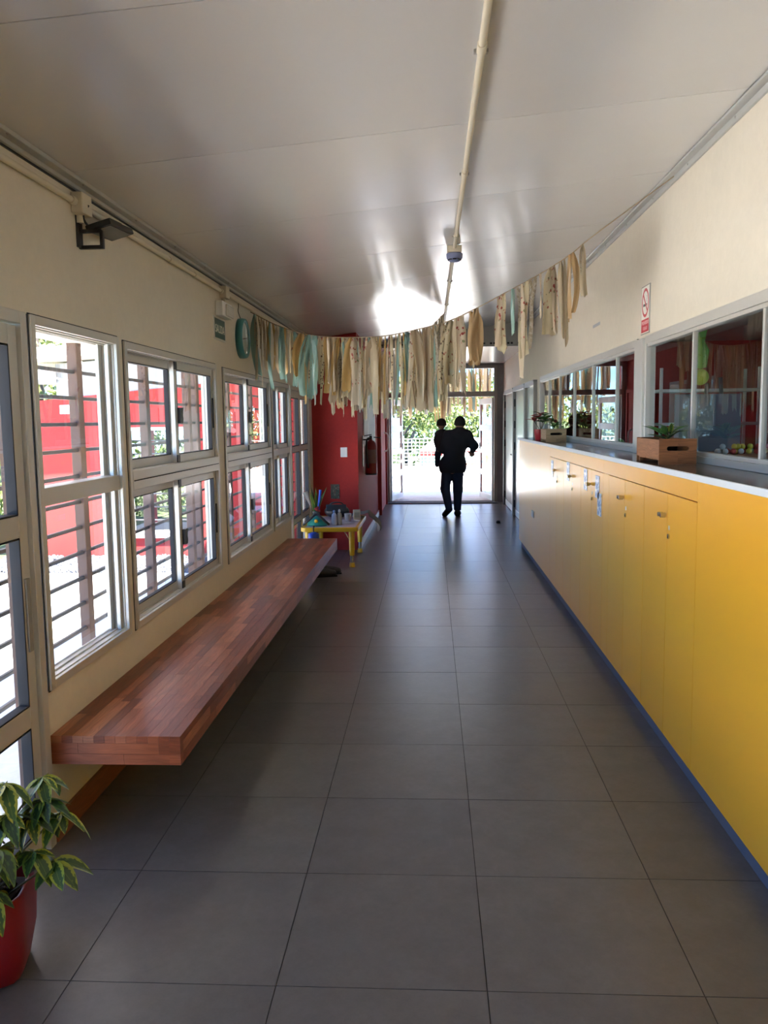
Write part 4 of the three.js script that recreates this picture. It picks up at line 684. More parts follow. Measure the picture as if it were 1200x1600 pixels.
{
  const r = rng(77), pick = (a) => a[Math.floor(r() * a.length)], s1 = [];
  for (let x = -1.42; x < -0.78; x += 0.006 + r() * 0.03) s1.push([x, 0.24 + r() * 0.3, 0.016 + r() * r() * 0.1, pick(['mint', 'mustard', 'cream', 'leopard', 'mint', 'mustard', 'floral', 'lace', 'cream'])]);
  for (let x = -0.78; x < 0.2; x += 0.005 + r() * 0.03) s1.push([x, 0.24 + Math.sqrt(r()) * 0.34, 0.018 + r() * r() * 0.11, pick(['cream', 'lace', 'beige', 'floral', 'leopard', 'beige', 'rose', 'mustard', 'mint', 'lace', 'cream', 'beige'])]);
  s1.push([0.14, 0.42, 0.09, 'floral'], [0.22, 0.3, 0.025, 'lace'], [0.26, 0.5, 0.02, 'cream'], [0.295, 0.36, 0.075, 'tan'], [0.31, 0.34, 0.06, 'tan'], [0.27, 0.3, 0.04, 'mustard'],
    [0.455, 0.32, 0.04, 'rose'], [0.475, 0.36, 0.075, 'floral'], [0.43, 0.34, 0.015, 'cream'], [0.525, 0.28, 0.05, 'mint'], [0.55, 0.22, 0.03, 'lace'], [0.61, 0.46, 0.07, 'floral'], [0.585, 0.58, 0.06, 'rose'], [0.63, 0.42, 0.04, 'lace'], [0.66, 0.30, 0.035, 'lace'], [0.685, 0.26, 0.025, 'rose'],
    [0.745, 0.4, 0.085, 'floral'], [0.765, 0.4, 0.045, 'rose'], [0.80, 0.46, 0.05, 'cream'], [0.82, 0.5, 0.025, 'cream'], [0.855, 0.38, 0.075, 'tan'], [0.87, 0.36, 0.05, 'tan'], [0.92, 0.3, 0.04, 'cream'], [0.915, 0.26, 0.03, 'lace']);
  garland('nearest garland of mint, mustard and floral fabric strips across the corridor', [[-1.452, 2.483, -6.86], [-1.225, 2.363, -6.705], [-1.0, 2.278, -6.553], [-0.784, 2.231, -6.408], [-0.602, 2.211, -6.286], [-0.332, 2.198, -6.103], [-0.1, 2.222, -5.947], [0.119, 2.258, -5.8], [0.286, 2.317, -5.687], [0.484, 2.404, -5.554], [0.672, 2.487, -5.427], [0.866, 2.594, -5.296], [0.924, 2.641, -5.257], [1.372, 2.938, -4.95]], s1, 1);
  const s2 = []; for (let x = -1.15; x < 0.16; x += 0.02 + r() * 0.018) s2.push([x, 0.5 + r() * 0.3, 0.04 + r() * 0.06, pick(['beige', 'cream', 'lace', 'grey', 'leopard', 'beige', 'floral', 'tan'])]);
  garland('second garland of beige fabric strips in front of the red wall', [[-1.19, 2.50, -10.2], [-0.84, 2.42, -9.97], [-0.53, 2.38, -9.76], [-0.23, 2.42, -9.57], [0.165, 2.755, -9.3]], s2, 2);
  const s3 = []; for (let x = -0.85; x < 1.25; x += 0.03 + r() * 0.03) s3.push([x, 0.45 + r() * 0.55, 0.04 + r() * 0.07, pick(['beige', 'tan', 'grey', 'cream', 'leopard', 'mint', 'floral'])]);
  garland('outer garland of fabric strips hanging outside the entrance transom', [[-1.14, 2.93, -17.5], [-0.5, 2.66, -17.5], [0.2, 2.5, -17.5], [0.8, 2.62, -17.5], [1.49, 2.93, -17.5]], s3, 3);
}
// ================================================================ FAR LEFT FITTINGS, TABLE AND CLUTTER
{
  const s = thing('light_switch', 'white wall switch on the red wall stub', 'switch', [-1.072, 1.214, -10.3]);
  obj('plate', rbx(-0.042, 0.042, -0.06, 0.06, 0, 0.012, 0.004, 2), whiteM, s); obj('rocker', rbx(-0.012, 0.02, -0.03, 0.03, 0.012, 0.018, 0.002), edgeM, s);
  const e = thing('fire_extinguisher', 'dark red fire extinguisher hung on the side wall', 'extinguisher', [-0.79, 0.9, -11.0]);
  const er = P({ color: lin(0.22, 0.012, 0.014), roughness: 0.3 });
  obj('cylinder', lathe([[0, 0], [0.07, 0], [0.078, 0.012], [0.078, 0.36], [0.07, 0.40], [0.045, 0.43], [0.022, 0.44], [0.02, 0.46], [0, 0.46]], 24), er, e);
  obj('label_band', lathe([[0.0785, 0.14], [0.0787, 0.32]], 24), M({ color: lin(0.2, 0.1, 0.09) }), e);
  obj('base_ring', lathe([[0.06, -0.012], [0.074, -0.012], [0.076, 0.015], [0.06, 0.015]], 20), black, e);
  obj('valve', [bar(V(0, 0.45, 0), V(0, 0.50, 0), 0.018, 10), bx(-0.01, 0.09, 0.50, 0.512, -0.012, 0.012).rotateZ(0.15), bx(-0.01, 0.08, 0.475, 0.487, -0.012, 0.012).rotateZ(-0.1)], black, e);
  obj('hose', tube([V(0.01, 0.47, 0.02), V(-0.04, 0.46, 0.07), V(-0.05, 0.36, 0.088), V(-0.04, 0.18, 0.088), V(-0.03, 0.08, 0.088)], 0.012, 24, 8), black, e);
  obj('wall_bracket', [bx(-0.11, -0.1, 0.1, 0.5, -0.03, 0.03), bx(-0.11, -0.02, 0.44, 0.46, -0.02, 0.02)], black, e);
  one('extinguisher_sign', bx(-0.9, -0.896, 1.75, 2.0, -11.1, -10.9), er, 'dark red sign plate above the fire extinguisher', 'sign');
  // table
  const t = thing('activity_table', 'low table with yellow rim and yellow tapered legs by the red wall', 'table', [-1.115, 0, -9.58]);
  const yel = P({ color: lin(0.70, 0.42, 0.02), roughness: 0.35 });
  const rr = (w, d, rad) => { const q = new THREE.Shape(); q.moveTo(-w + rad, -d); q.lineTo(w - rad, -d); q.absarc(w - rad, -d + rad, rad, -Math.PI / 2, 0); q.lineTo(w, d - rad); q.absarc(w - rad, d - rad, rad, 0, Math.PI / 2); q.lineTo(-w + rad, d); q.absarc(-w + rad, d - rad, rad, Math.PI / 2, Math.PI); q.lineTo(-w, -d + rad); q.absarc(-w + rad, -d + rad, rad, Math.PI, Math.PI * 1.5); return q; };
  const rim = rr(0.31, 0.58, 0.06); rim.holes.push(new THREE.Path(rr(0.285, 0.555, 0.05).getPoints(8)));
  obj('rim', new THREE.ExtrudeGeometry(rim, { depth: 0.035, bevelEnabled: true, bevelSize: 0.006, bevelThickness: 0.006, bevelSegments: 2 }).rotateX(-Math.PI / 2).translate(0, 0.405, 0), yel, t);
  obj('tabletop', new THREE.ExtrudeGeometry(rr(0.286, 0.556, 0.05), { depth: 0.02, bevelEnabled: false }).rotateX(-Math.PI / 2).translate(0, 0.422, 0), P({ color: lin(0.60, 0.55, 0.62), roughness: 0.3 }), t);
  for (const sx of [-1, 1]) for (const sz of [-1, 1]) {
    const l = obj('leg', lathe([[0.026, 0.13], [0.03, 0.2], [0.034, 0.41], [0, 0.41]], 16).translate(sx * 0.24, 0, sz * 0.51), yel, t);
    obj('steel_sleeve', bar(V(sx * 0.24, 0.03, sz * 0.51), V(sx * 0.24, 0.14, sz * 0.51), 0.02, 14), chrome, l);
    obj('foot', lathe([[0, 0], [0.03, 0], [0.032, 0.012], [0.026, 0.05], [0, 0.05]], 16).translate(sx * 0.24, 0, sz * 0.51), yel, l);
    obj('brace', bar(V(sx * 0.24, 0.25, sz * 0.51), V(sx * 0.15, 0.41, sz * 0.51), 0.005, 6), chrome, l);
  }
  const T = 0.442, r = rng(51);
  const bag = thing('toy_bundle', 'teal and black striped cloth bundle on front of the yellow table', 'bag', [-1.27, T + 0.002, -9.22]);
  const tealC = M({ color: lin(0.03, 0.32, 0.27), roughness: 0.8 });
  obj('cloth', lathe([[0, 0], [0.11, 0], [0.115, 0.02], [0.085, 0.07], [0.04, 0.11], [0.015, 0.125], [0, 0.126]], 18).scale(1, 1, 0.8), tealC, bag);
  obj('strap', [tube([V(-0.15, 0.016, 0.06), V(-0.08, 0.07, 0.09), V(0.0, 0.13, 0.06), V(0.07, 0.08, 0.09), V(0.14, 0.016, 0.07)], 0.014, 24, 6)], black, bag);
  obj('toggle', new THREE.SphereGeometry(0.022, 12, 8).translate(0, 0.06, 0.1), yel, bag);
  const bk = thing('blue_scoop', 'bright blue plastic scoop hanging on the table front edge', 'scoop', [-1.28, 0.30, -8.965]);
  obj('bowl', lathe([[0, 0.0], [0.05, 0.0], [0.062, 0.02], [0.058, 0.085], [0.03, 0.1], [0.012, 0.105], [0, 0.105]], 18), P({ color: lin(0.01, 0.06, 0.5), roughness: 0.3 }), bk);
  obj('handle', tube([V(0, 0.1, 0), V(0, 0.145, 0.006), V(0, 0.165, -0.02), V(0, 0.155, -0.06)], 0.007, 12), black, bk);
  const vs = thing('vase_of_stalks', 'glass vase with tall leaves and a blue tube on the table', 'vase', [-1.31, T + 0.002, -9.42]);
  obj('vase', lathe([[0, 0], [0.045, 0], [0.05, 0.02], [0.04, 0.09], [0.048, 0.14], [0.044, 0.14], [0.036, 0.09], [0.044, 0.02], [0, 0.008]], 18), P({ color: lin(0.5, 0.56, 0.5), transmission: 0.7, thickness: 0, roughness: 0.1 }), vs);
  for (let i = 0; i < 9; i++) { const m = obj('leaf', leafG(0.3 + r() * 0.1, 0.035, 0.1, 0.1), i % 3 === 2 ? schefM[1] : greenM, vs); m.position.set(0, 0.06, 0); m.rotation.order = 'YZX'; m.rotation.set(r(), i * 0.8, 1.2 + r() * 0.25); }
  obj('blue_tube', bar(V(0.02, 0.1, 0), V(0.055, 0.38, 0.01), 0.015, 10), P({ color: lin(0.03, 0.12, 0.7), roughness: 0.3 }), vs);
  obj('paper_cone', new THREE.ConeGeometry(0.03, 0.2, 12, 1, true).rotateX(Math.PI).translate(0, 0.1, 0).rotateZ(0.35).translate(-0.05, 0.17, 0.02), M({ color: lin(0.7, 0.7, 0.68), side: THREE.DoubleSide }), vs);
  obj('flower', [0, 1, 2, 3].map((i) => new THREE.SphereGeometry(0.016, 8, 6).translate(0.02 + 0.02 * Math.cos(i * 1.6), 0.15 + 0.01 * i, 0.05 + 0.02 * Math.sin(i * 1.6))), M({ color: lin(0.45, 0.04, 0.03) }), vs);
  const bottle = (label, x, z, h, rad, c, cap) => { const b = thing('spray_bottle', label, 'bottle', [x, T, z]); obj('body', lathe([[0, 0], [rad, 0], [rad * 1.05, 0.01], [rad * 1.05, h * 0.62], [rad * 0.8, h * 0.74], [rad * 0.42, h * 0.8], [rad * 0.42, h * 0.84], [0, h * 0.84]], 18), P({ color: lin(...c), roughness: 0.35 }), b); obj('cap', lathe([[0, h * 0.82], [rad * 0.55, h * 0.82], [rad * 0.5, h * 0.95], [rad * 0.2, h], [0, h]], 14), M({ color: lin(...cap) }), b); };
  bottle('pale blue grey bottle with bluish cap on the yellow-rimmed table', -1.085, -9.25, 0.17, 0.028, [0.42, 0.45, 0.52], [0.25, 0.33, 0.48]);
  bottle('tan bottle with pale cap beside the blue-capped bottle', -1.03, -9.28, 0.175, 0.026, [0.42, 0.36, 0.28], [0.65, 0.62, 0.58]);
  const cup = thing('paper_cup', 'small grey cup behind the bottles on the table', 'cup', [-0.97, T, -9.62]);
  obj('cup_wall', lathe([[0, 0], [0.03, 0], [0.042, 0.09], [0.039, 0.09], [0.028, 0.004], [0, 0.004]], 18), M({ color: lin(0.42, 0.42, 0.40) }), cup);
  const hb = thing('black_handbag', 'slumped black bag at the back of the table', 'bag', [-1.13, T + 0.002, -9.92]);
  obj('body', new THREE.SphereGeometry(1, 20, 14).scale(0.15, 0.08, 0.09).translate(0, 0.082, 0), black, hb);
  obj('flap', rbx(-0.12, 0.12, 0.09, 0.17, 0.06, 0.085, 0.01, 2), black, hb);
  obj('handle', tube([V(-0.1, 0.13, 0), V(-0.06, 0.18, 0.02), V(0.06, 0.18, 0.02), V(0.1, 0.13, 0)], 0.009, 16), black, hb);
  const bc = thing('card_box', 'small beige printed box leaning by the black bag', 'box', [-0.875, T + 0.002, -9.72]); bc.rotation.set(0, 0.3, 0);
  obj('carton', rbx(-0.04, 0.04, 0, 0.12, -0.02, 0.02, 0.002), M({ color: lin(0.5, 0.46, 0.36) }), bc); obj('carton_label', bx(-0.03, 0.03, 0.03, 0.09, 0.02, 0.021), M({ color: lin(0.3, 0.3, 0.25) }), bc);
  [[-1.0, -9.4, 0.3, 'crumpled white paper at front right of the table'], [-0.92, -9.62, -0.2, 'sheet of printed paper on right of the table'], [-1.13, -9.5, 0.9, 'sheet of paper behind the bottles']].forEach(([x, z, a, l], i) => {
    const g = new THREE.PlaneGeometry(0.2, 0.14, 6, 4), p = g.attributes.position; for (let k = 0; k < p.count; k++) p.setZ(k, 0.004 + 0.006 * Math.abs(Math.sin(p.getX(k) * 30 + i))); g.computeVertexNormals(); g.rotateX(-Math.PI / 2).rotateY(a).translate(x, T, z);
    one('paper_sheet', g, M({ color: lin(0.66, 0.68, 0.74), side: THREE.DoubleSide }), l, 'paper');
  });
  const bl = (() => { // cloth draped over the table's back right corner
    const nx = 14, ny = 18, pos = [], idx = []; for (let j = 0; j <= ny; j++) for (let i = 0; i <= nx; i++) { const s = -0.16 + 0.42 * j / ny, z = -9.80 - 0.32 * i / nx, over = s > 0.07; const w = 0.012 * Math.sin(i * 1.4 + j * 0.5); pos.push(over ? -0.80 + 0.075 + 0.10 * Math.sin(Math.min(1, (s - 0.07) / 0.15) * 1.6) + w * 1.6 : -0.80 + s, over ? T + 0.035 - (s - 0.07) * 0.95 : T + 0.03 + Math.abs(w) * 1.2 + 0.03 * Math.sin(j / ny * 3), z + 0.03 * Math.sin(j * 0.5)); }
    for (let j = 0; j < ny; j++) for (let i = 0; i < nx; i++) { const a = j * (nx + 1) + i; idx.push(a, a + 1, a + nx + 2, a, a + nx + 2, a + nx + 1); }
    const g = new THREE.BufferGeometry(); g.setAttribute('position', new THREE.Float32BufferAttribute(pos, 3)); g.setIndex(idx); g.computeVertexNormals(); return g; })();
  one('draped_cloth', bl, M({ color: lin(0.22, 0.20, 0.19), roughness: 0.9, side: THREE.DoubleSide }), 'grey brown cloth draped over the far corner of the table', 'cloth');
  const pc = canvas(64, 96, (c, w, h) => { const q = rng(4); c.fillStyle = '#4a4a40'; c.fillRect(0, 0, w, h); for (let i = 0; i < 80; i++) { c.fillStyle = ['#2c3a2c', '#6b6a5a', '#5a4238', '#394a3c'][Math.floor(q() * 4)]; c.fillRect(q() * w, q() * h, 3 + q() * 8, 5 + q() * 14); } });
  const pic = thing('picture_card', 'small dark patterned picture on the red wall above the table', 'picture', [-1.19, 0.73, -10.297]);
  obj('board', bx(-0.055, 0.055, -0.09, 0.09, -0.003, 0.004), black, pic); obj('print', new THREE.PlaneGeometry(0.106, 0.176).translate(0, 0, 0.005), M({ map: pc }), pic);
  // shoes under the bench end
  const shoe = (x, z, a, label) => { const s = thing('shoe', label, 'shoe', [x, 0, z], 'pair of black shoes'); s.rotation.y = a; obj('upper', surf((p) => Math.max(smin(cap(p, [-0.1, 0.04, 0], [0.1, 0.03, 0], 0.042, 0.036), smin(cap(p, [-0.1, 0.05, 0], [-0.08, 0.075, 0], 0.036, 0.034), cap(p, [-0.02, 0.045, 0], [0.05, 0.03, 0], 0.04, 0.04), 0.03), 0.03), 0.012 - p[1], p[1] - 0.088), [0, 0.06, 0], 0.17, 48), black, s); obj('sole', rbx(-0.15, 0.14, 0, 0.014, -0.042, 0.042, 0.006, 2), rubber, s); };
  shoe(-1.12, -8.5, 0.3, 'black shoe on floor under the bench end, left of pair'); shoe(-1.09, -8.66, 0.15, 'black shoe on floor past the bench end, right of pair');
  one('rubber_doorstop', lathe([[0, 0], [0.03, 0], [0.032, 0.02], [0.022, 0.04], [0, 0.042]], 14).translate(1.02, 0, -12.9), black, 'small black rubber doorstop on floor near the far doors', 'doorstop');
}
// ================================================================ THINGS IN THE DIM ROOM
{
  const cab = thing('toy_shelf', 'low dark cupboard behind the near internal window', 'cupboard', [2.45, 0, -6.4]);
  obj('body', rbx(-0.35, 0.35, 0.05, 1.28, -0.75, 0.75, 0.006), maroon, cab); obj('top', rbx(-0.37, 0.37, 1.28, 1.305, -0.78, 0.78, 0.004), crateWood[1], cab);
  for (let i = 0; i < 2; i++) obj('door', rbx(-0.37, -0.35, 0.08, 1.25, -0.74 + i * 0.75, -0.02 + i * 0.75, 0.004), maroon, cab);
  const cols = { yellow: [0.75, 0.6, 0.05], white: [0.75, 0.75, 0.72], red: [0.5, 0.02, 0.03], orange: [0.7, 0.3, 0.04] }, bm = Object.fromEntries(Object.entries(cols).map(([k, c]) => [k, P({ color: lin(...c), roughness: 0.35 })]));
  const row = ['white', 'white', 'white', 'red', 'red', 'yellow', 'white', 'red', 'yellow', 'white', 'red', 'red', 'orange', 'red', 'red', 'orange'], upper = [[4, 'yellow'], [5, 'yellow'], [6, 'yellow'], [8, 'yellow'], [1, 'white'], [10, 'red'], [12, 'red']], rad = 0.022;
  const sg = new THREE.SphereGeometry(rad, 16, 12), base = (i) => [2.18 + i * 0.0445 * 0.66, 1.306 + rad, -6.55 - (i % 2) * 0.038];
  const ball = (p, c, label) => { const o = one('play_ball', sg, bm[c], label, 'ball', c + ' plastic balls behind the window'); o.position.set(...p); };
  const nth = ['first', 'second', 'third', 'fourth', 'fifth', 'sixth', 'seventh', 'eighth', 'ninth', 'tenth', 'eleventh', 'twelfth', 'thirteenth', 'fourteenth', 'fifteenth', 'sixteenth'];
  row.forEach((c, i) => ball(base(i), c, c + ' plastic ball, ' + nth[i] + ' from the left in the bottom row'));
  upper.sort((a, b) => a[0] - b[0]).forEach(([i, c], q) => { const a = base(i), b = base(i + 1); ball([(a[0] + b[0]) / 2, a[1] + rad * 1.62, (a[2] + b[2]) / 2], c, c + ' plastic ball, ' + nth[q] + ' from the left in the top row'); });
  const gd = thing('hanging_streamer', 'green and yellow hanging streamer in the dim room', 'streamer', [2.3, 2.35, -7.4]);
  obj('cord', bar(V(0, 0, 0), V(0, 0.35, 0), 0.004, 5), stringM, gd);
  obj('tassel', [lathe([[0, 0], [0.05, -0.02], [0.03, -0.12], [0.07, -0.2], [0.05, -0.34], [0, -0.35]], 12)], M({ color: lin(0.10, 0.30, 0.03), roughness: 0.7 }), gd);
  obj('pompom', [new THREE.SphereGeometry(0.07, 14, 10).translate(0.0, -0.42, 0), new THREE.SphereGeometry(0.055, 14, 10).translate(0.02, 0.02, 0)], M({ color: lin(0.45, 0.5, 0.04), roughness: 0.8 }), gd);
  const es = thing('display_easel', 'dark easel with grey board in the dim room', 'easel', [2.55, 0, -8.0]);
  obj('legs', [bar(V(-0.25, 0, 0.1), V(-0.12, 1.95, 0), 0.018), bar(V(0.25, 0, 0.1), V(0.12, 1.95, 0), 0.018), bar(V(0, 0, -0.4), V(0, 1.9, 0), 0.018)], black, es);
  obj('board', rbx(-0.3, 0.3, 1.2, 1.8, 0.03, 0.05, 0.004), M({ color: lin(0.12, 0.14, 0.16), roughness: 0.4 }), es);
  obj('ledge', rbx(-0.32, 0.32, 1.16, 1.2, 0.02, 0.08, 0.004), whiteM, es);
  const sh = thing('white_shelf_frame', 'white metal shelf frame standing in the dim room', 'shelf', [2.9, 0, -9.2]);
  for (const sx of [-1, 1]) for (const sz of [-1, 1]) obj('upright', rbx(sx * 0.5 - 0.015, sx * 0.5 + 0.015, 0, 2.1, sz * 0.2 - 0.015, sz * 0.2 + 0.015, 0.003), whiteM, sh);
  for (const y of [0.4, 1.0, 1.5, 1.85]) obj('shelf_board', rbx(-0.52, 0.52, y, y + 0.03, -0.22, 0.22, 0.003), whiteM, sh);
  const bk = thing('wicker_basket', 'small orange wicker basket behind the far internal window', 'basket', [1.78, 1.28, -7.1]);
  obj('basket_wall', lathe([[0, 0], [0.07, 0], [0.09, 0.14], [0.082, 0.14], [0.064, 0.01], [0, 0.01]], 18), M({ color: lin(0.42, 0.18, 0.06), map: grainT }), bk); obj('handle', new THREE.TorusGeometry(0.085, 0.007, 6, 18, Math.PI).translate(0, 0.13, 0), crateWood[0], bk);
  const ld = thing('window_ledge', 'narrow inner ledge below the far internal window', 'ledge', [1.7, 1.26, -7.5]); obj('board', rbx(-0.17, 0.2, 0, 0.02, -2.2, 1.6, 0.003), crateWood[1], ld); for (const z of [-1.8, -0.2, 1.3]) obj('bracket', bx(-0.17, 0.05, -0.12, 0, z - 0.012, z + 0.012), aluDark, ld);
  const gb = thing('green_ball', 'green toy ball on the inner ledge', 'ball', [1.75, 1.28, -8.0]); obj('shell', new THREE.SphereGeometry(0.06, 18, 14).translate(0, 0.06, 0), P({ color: lin(0.12, 0.42, 0.06), roughness: 0.35 }), gb); obj('band', new THREE.TorusGeometry(0.0595, 0.004, 6, 24).translate(0, 0.06, 0), whiteM, gb);
}
// ================================================================ PEOPLE
const bones = (list, k) => (p) => list.reduce((d, b) => { const e = b.length === 2 ? ell(p, b[0], b[1]) : cap(p, ...b); return d === null ? e : smin(d, e, k); }, null);
function handBones(w, dir, side) { // palm and five fingers, dir = pointing direction, side = thumb side
  const D = V(...dir).normalize(), S = V(...side).normalize(), N = D.clone().cross(S), at = (a, b, c) => [w[0] + D.x * a + S.x * b + N.x * c, w[1] + D.y * a + S.y * b + N.y * c, w[2] + D.z * a + S.z * b + N.z * c], out = [[at(0, 0, 0), at(0.07, 0, 0), 0.026, 0.034]];
  [0.027, 0.009, -0.009, -0.027].forEach((s, i) => { const L = [0.062, 0.072, 0.066, 0.05][i]; out.push([at(0.07, s, 0), at(0.07 + L * 0.55, s, 0.006), 0.0095, 0.009]); out.push([at(0.07 + L * 0.55, s, 0.006), at(0.07 + L, s, 0.025), 0.009, 0.008]); });
  out.push([at(0.02, 0.028, 0), at(0.05, 0.055, 0.006), 0.011, 0.01], [at(0.05, 0.055, 0.006), at(0.078, 0.058, 0.02), 0.01, 0.009]);
  return out;
}
const skin = P({ color: lin(0.42, 0.24, 0.16), roughness: 0.55 }), hairM = M({ color: lin(0.012, 0.010, 0.009), roughness: 0.8 }), jacketM = M({ color: lin(0.014, 0.015, 0.022), roughness: 0.85 }), jeansM = M({ color: lin(0.022, 0.035, 0.075), roughness: 0.85 });
{
  const zc = 0, man = thing('person', 'adult in dark jacket and jeans walking to the entrance carrying a child', 'person', [0, 0, -13.85]);
  const head = [[0.472, 1.535, -0.02], [0.08, 0.105, 0.098]];
  const torso = [[0.345, 0.84, 0], [0.40, 1.12, 0], 0.14, 0.15], chest = [[0.36, 1.24, 0], [0.50, 1.25, 0], 0.13, 0.125], sh = [[0.29, 1.335, 0], [0.575, 1.335, 0], 0.07, 0.07];
  const armR = [[[0.585, 1.335, 0], [0.70, 1.165, 0.03], 0.058, 0.046], [[0.70, 1.165, 0.03], [0.685, 1.08, -0.13], 0.044, 0.032]];
  const armL = [[[0.275, 1.325, 0], [0.185, 1.12, -0.02], 0.058, 0.048], [[0.185, 1.12, -0.02], [0.27, 1.10, -0.24], 0.046, 0.034]];
  const legs = [[[0.265, 0.84, 0], [0.225, 0.46, -0.03], 0.088, 0.062], [[0.225, 0.46, -0.03], [0.285, 0.135, 0.13], 0.06, 0.042], [[0.43, 0.84, 0], [0.435, 0.45, -0.05], 0.09, 0.064], [[0.435, 0.45, -0.05], [0.425, 0.085, -0.03], 0.062, 0.042]];
  const feet = [[[0.285, 0.13, 0.13], [0.215, 0.035, 0.02], 0.04, 0.034], [[0.425, 0.055, 0.0], [0.445, 0.035, -0.19], 0.045, 0.036]];
  const face = [head, [[0.468, 1.525, -0.118], [0.478, 1.51, -0.118], 0.014, 0.016], [[0.392, 1.535, 0.0], [0.392, 1.505, 0.005], 0.014, 0.012], [[0.552, 1.54, 0.0], [0.552, 1.51, 0.005], 0.014, 0.012], [[0.455, 1.38, 0.01], [0.468, 1.47, 0], 0.058, 0.052]];
  const handR = handBones([0.685, 1.08, -0.13], [-0.1, -0.75, -0.55], [-1, 0.1, -0.1]), handL = handBones([0.27, 1.10, -0.24], [1, 0.05, -0.15], [0, 1, -0.1]);
  const C1 = [0.42, 0.83, 0], H1 = 0.88;
  obj('body', surf(bones([...face, torso, chest, sh, ...armR, ...armL, ...legs, ...feet, ...handR, ...handL], 0.022), C1, H1, 150), skin, man);
  const grow = (l, e) => l.map((b) => b.length === 2 ? [b[0], b[1].map((v) => v + e)] : [b[0], b[1], b[2] + e, b[3] + e]);
  const armRj = [armR[0], [armR[1][0], [0.688, 1.095, -0.10], 0.044, 0.036]], armLj = [armL[0], [armL[1][0], [0.25, 1.105, -0.20], 0.046, 0.037]];
  const jk = bones(grow([torso, chest, sh, ...armRj, ...armLj, [[0.43, 1.36, 0.015], [0.463, 1.41, 0.01], 0.075, 0.06], [[0.27, 0.86, 0], [0.43, 0.86, 0], 0.125, 0.13], [[0.27, 0.79, 0], [0.42, 0.78, 0], 0.115, 0.115]], 0.018), 0.06);
  obj('jacket', surf((p) => Math.max(jk(p), 0.725 - p[1]), [0.42, 1.08, -0.03], 0.44, 96), jacketM, man);
  const tr = bones(grow([...legs, [[0.27, 0.86, 0], [0.43, 0.86, 0], 0.10, 0.10]], 0.016), 0.035);
  obj('trousers', surf((p) => Math.max(tr(p), 0.10 - p[1]), [0.34, 0.52, 0.02], 0.48, 96), jeansM, man);
  const hd = bones(grow([head], 0.012), 0.02); obj('hair', surf((p) => Math.max(hd(p), 1.49 + Math.max(0, -(p[2] - 0.02)) * 1.3 - p[1]), [0.472, 1.54, -0.02], 0.16, 64), hairM, man);
  for (const f of feet) { const s = bones(grow([f], 0.012), 0.02); obj('shoe', surf(s, [(f[0][0] + f[1][0]) / 2, 0.08, (f[0][2] + f[1][2]) / 2], 0.2, 56), rubber, man); }
  // the child on the left arm
  const ch = thing('person', 'small child with short dark hair carried on the adult\'s left arm', 'person', [0, 0, -13.98]);
  const chd = [[0.172, 1.525, -0.02], [0.072, 0.084, 0.08]], ctor = [[0.175, 1.20, -0.02], [0.178, 1.36, -0.02], 0.082, 0.075];
  const cl = [[[0.145, 1.17, -0.03], [0.11, 1.02, -0.12], 0.058, 0.042], [[0.11, 1.02, -0.12], [0.10, 0.86, -0.04], 0.04, 0.03], [[0.21, 1.16, -0.05], [0.27, 1.06, -0.17], 0.058, 0.044], [[0.27, 1.06, -0.17], [0.28, 0.9, -0.18], 0.04, 0.03]];
  const ca = [[[0.105, 1.36, -0.02], [0.085, 1.25, -0.05], 0.034, 0.028], [[0.085, 1.25, -0.05], [0.10, 1.15, -0.03], 0.028, 0.022], [[0.245, 1.36, -0.02], [0.31, 1.34, 0.0], 0.034, 0.028], [[0.31, 1.34, 0.0], [0.36, 1.39, 0.02], 0.028, 0.022]];
  const cface = [chd, [[0.172, 1.515, -0.1], [0.172, 1.505, -0.1], 0.01, 0.011], [[0.1, 1.525, 0], [0.1, 1.505, 0], 0.012, 0.01], [[0.244, 1.525, 0], [0.244, 1.505, 0], 0.012, 0.01], [[0.175, 1.39, -0.01], [0.172, 1.46, -0.01], 0.04, 0.036]];
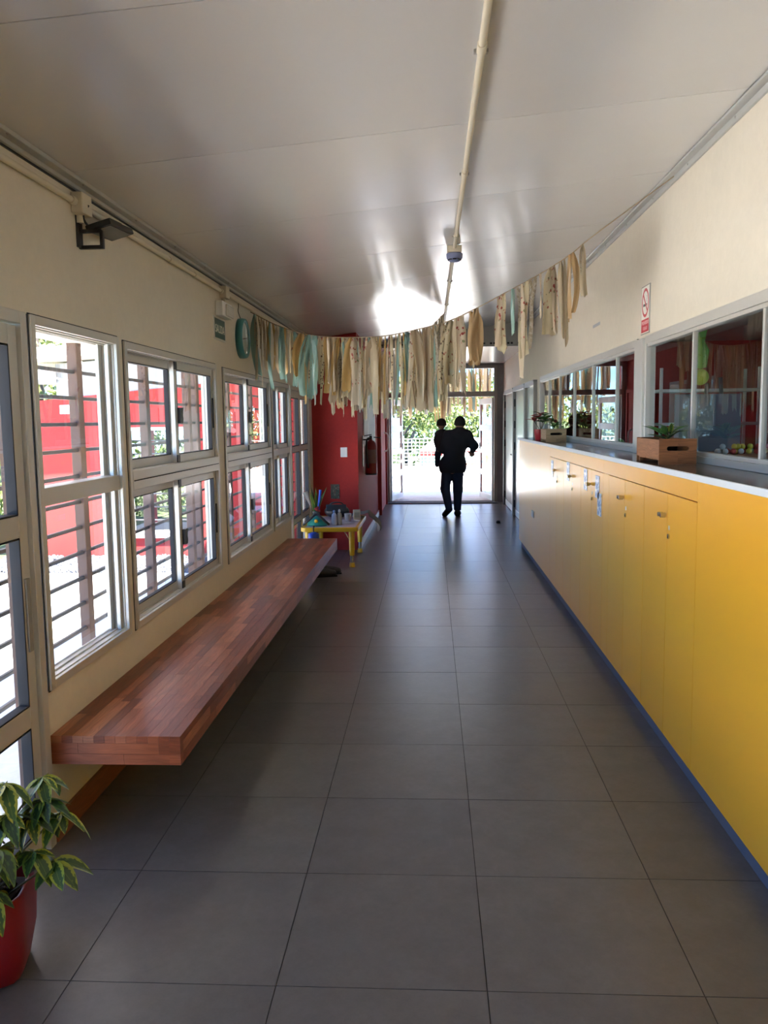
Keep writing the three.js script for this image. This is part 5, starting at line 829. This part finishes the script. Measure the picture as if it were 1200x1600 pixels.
  const sc = (h, w) => h.map(([a, b, r1, r2]) => [a.map((v, i) => w[i] + (v - w[i]) * 0.62), b.map((v, i) => w[i] + (v - w[i]) * 0.62), Math.max(0.0075, r1 * 0.66), Math.max(0.007, r2 * 0.66)]);
  const hl = sc(handBones([0.10, 1.15, -0.03], [0.1, -1, -0.1], [0, 0.1, -1]), [0.10, 1.15, -0.03]), hr = sc(handBones([0.36, 1.39, 0.02], [1, 0.2, 0.1], [0, 1, 0]), [0.36, 1.39, 0.02]);
  const cf = [[[0.10, 0.855, -0.04], [0.095, 0.835, -0.11], 0.03, 0.024], [[0.28, 0.895, -0.18], [0.285, 0.875, -0.25], 0.03, 0.024]];
  obj('body', surf(bones([...cface, ctor, ...cl, ...ca, ...hl, ...hr, ...cf], 0.018), [0.21, 1.22, -0.05], 0.42, 104), skin, ch);
  obj('jumper', surf(bones(grow([ctor, [[0.17, 1.17, -0.03], [0.19, 1.17, -0.03], 0.082, 0.082], ca[0], [ca[1][0], [0.097, 1.17, -0.033], 0.028, 0.024], ca[2], [ca[3][0], [0.35, 1.38, 0.015], 0.028, 0.024]], 0.013), 0.04), [0.21, 1.27, -0.03], 0.24, 64), jacketM, ch);
  obj('leggings', surf(bones(grow([...cl, [[0.15, 1.16, -0.03], [0.2, 1.16, -0.03], 0.07, 0.07]], 0.010), 0.03), [0.19, 1.04, -0.08], 0.27, 64), jeansM, ch);
  const h2 = bones(grow([chd], 0.01), 0.02); obj('hair', surf((p) => Math.max(h2(p), 1.495 + Math.max(0, -(p[2] - 0.01)) * 1.2 - p[1]), [0.172, 1.53, -0.02], 0.13, 56), hairM, ch);
  for (const f of cf) obj('shoe', surf(bones(grow([f], 0.009), 0.02), [(f[0][0] + f[1][0]) / 2, f[0][1], (f[0][2] + f[1][2]) / 2], 0.1, 36), rubber, ch);
}
scene.traverse((o) => { if (o.isMesh) { o.castShadow = !(o.material && o.material.transmission === 1); o.receiveShadow = true; } });
sky.castShadow = false;
renderer.render(scene, camera);
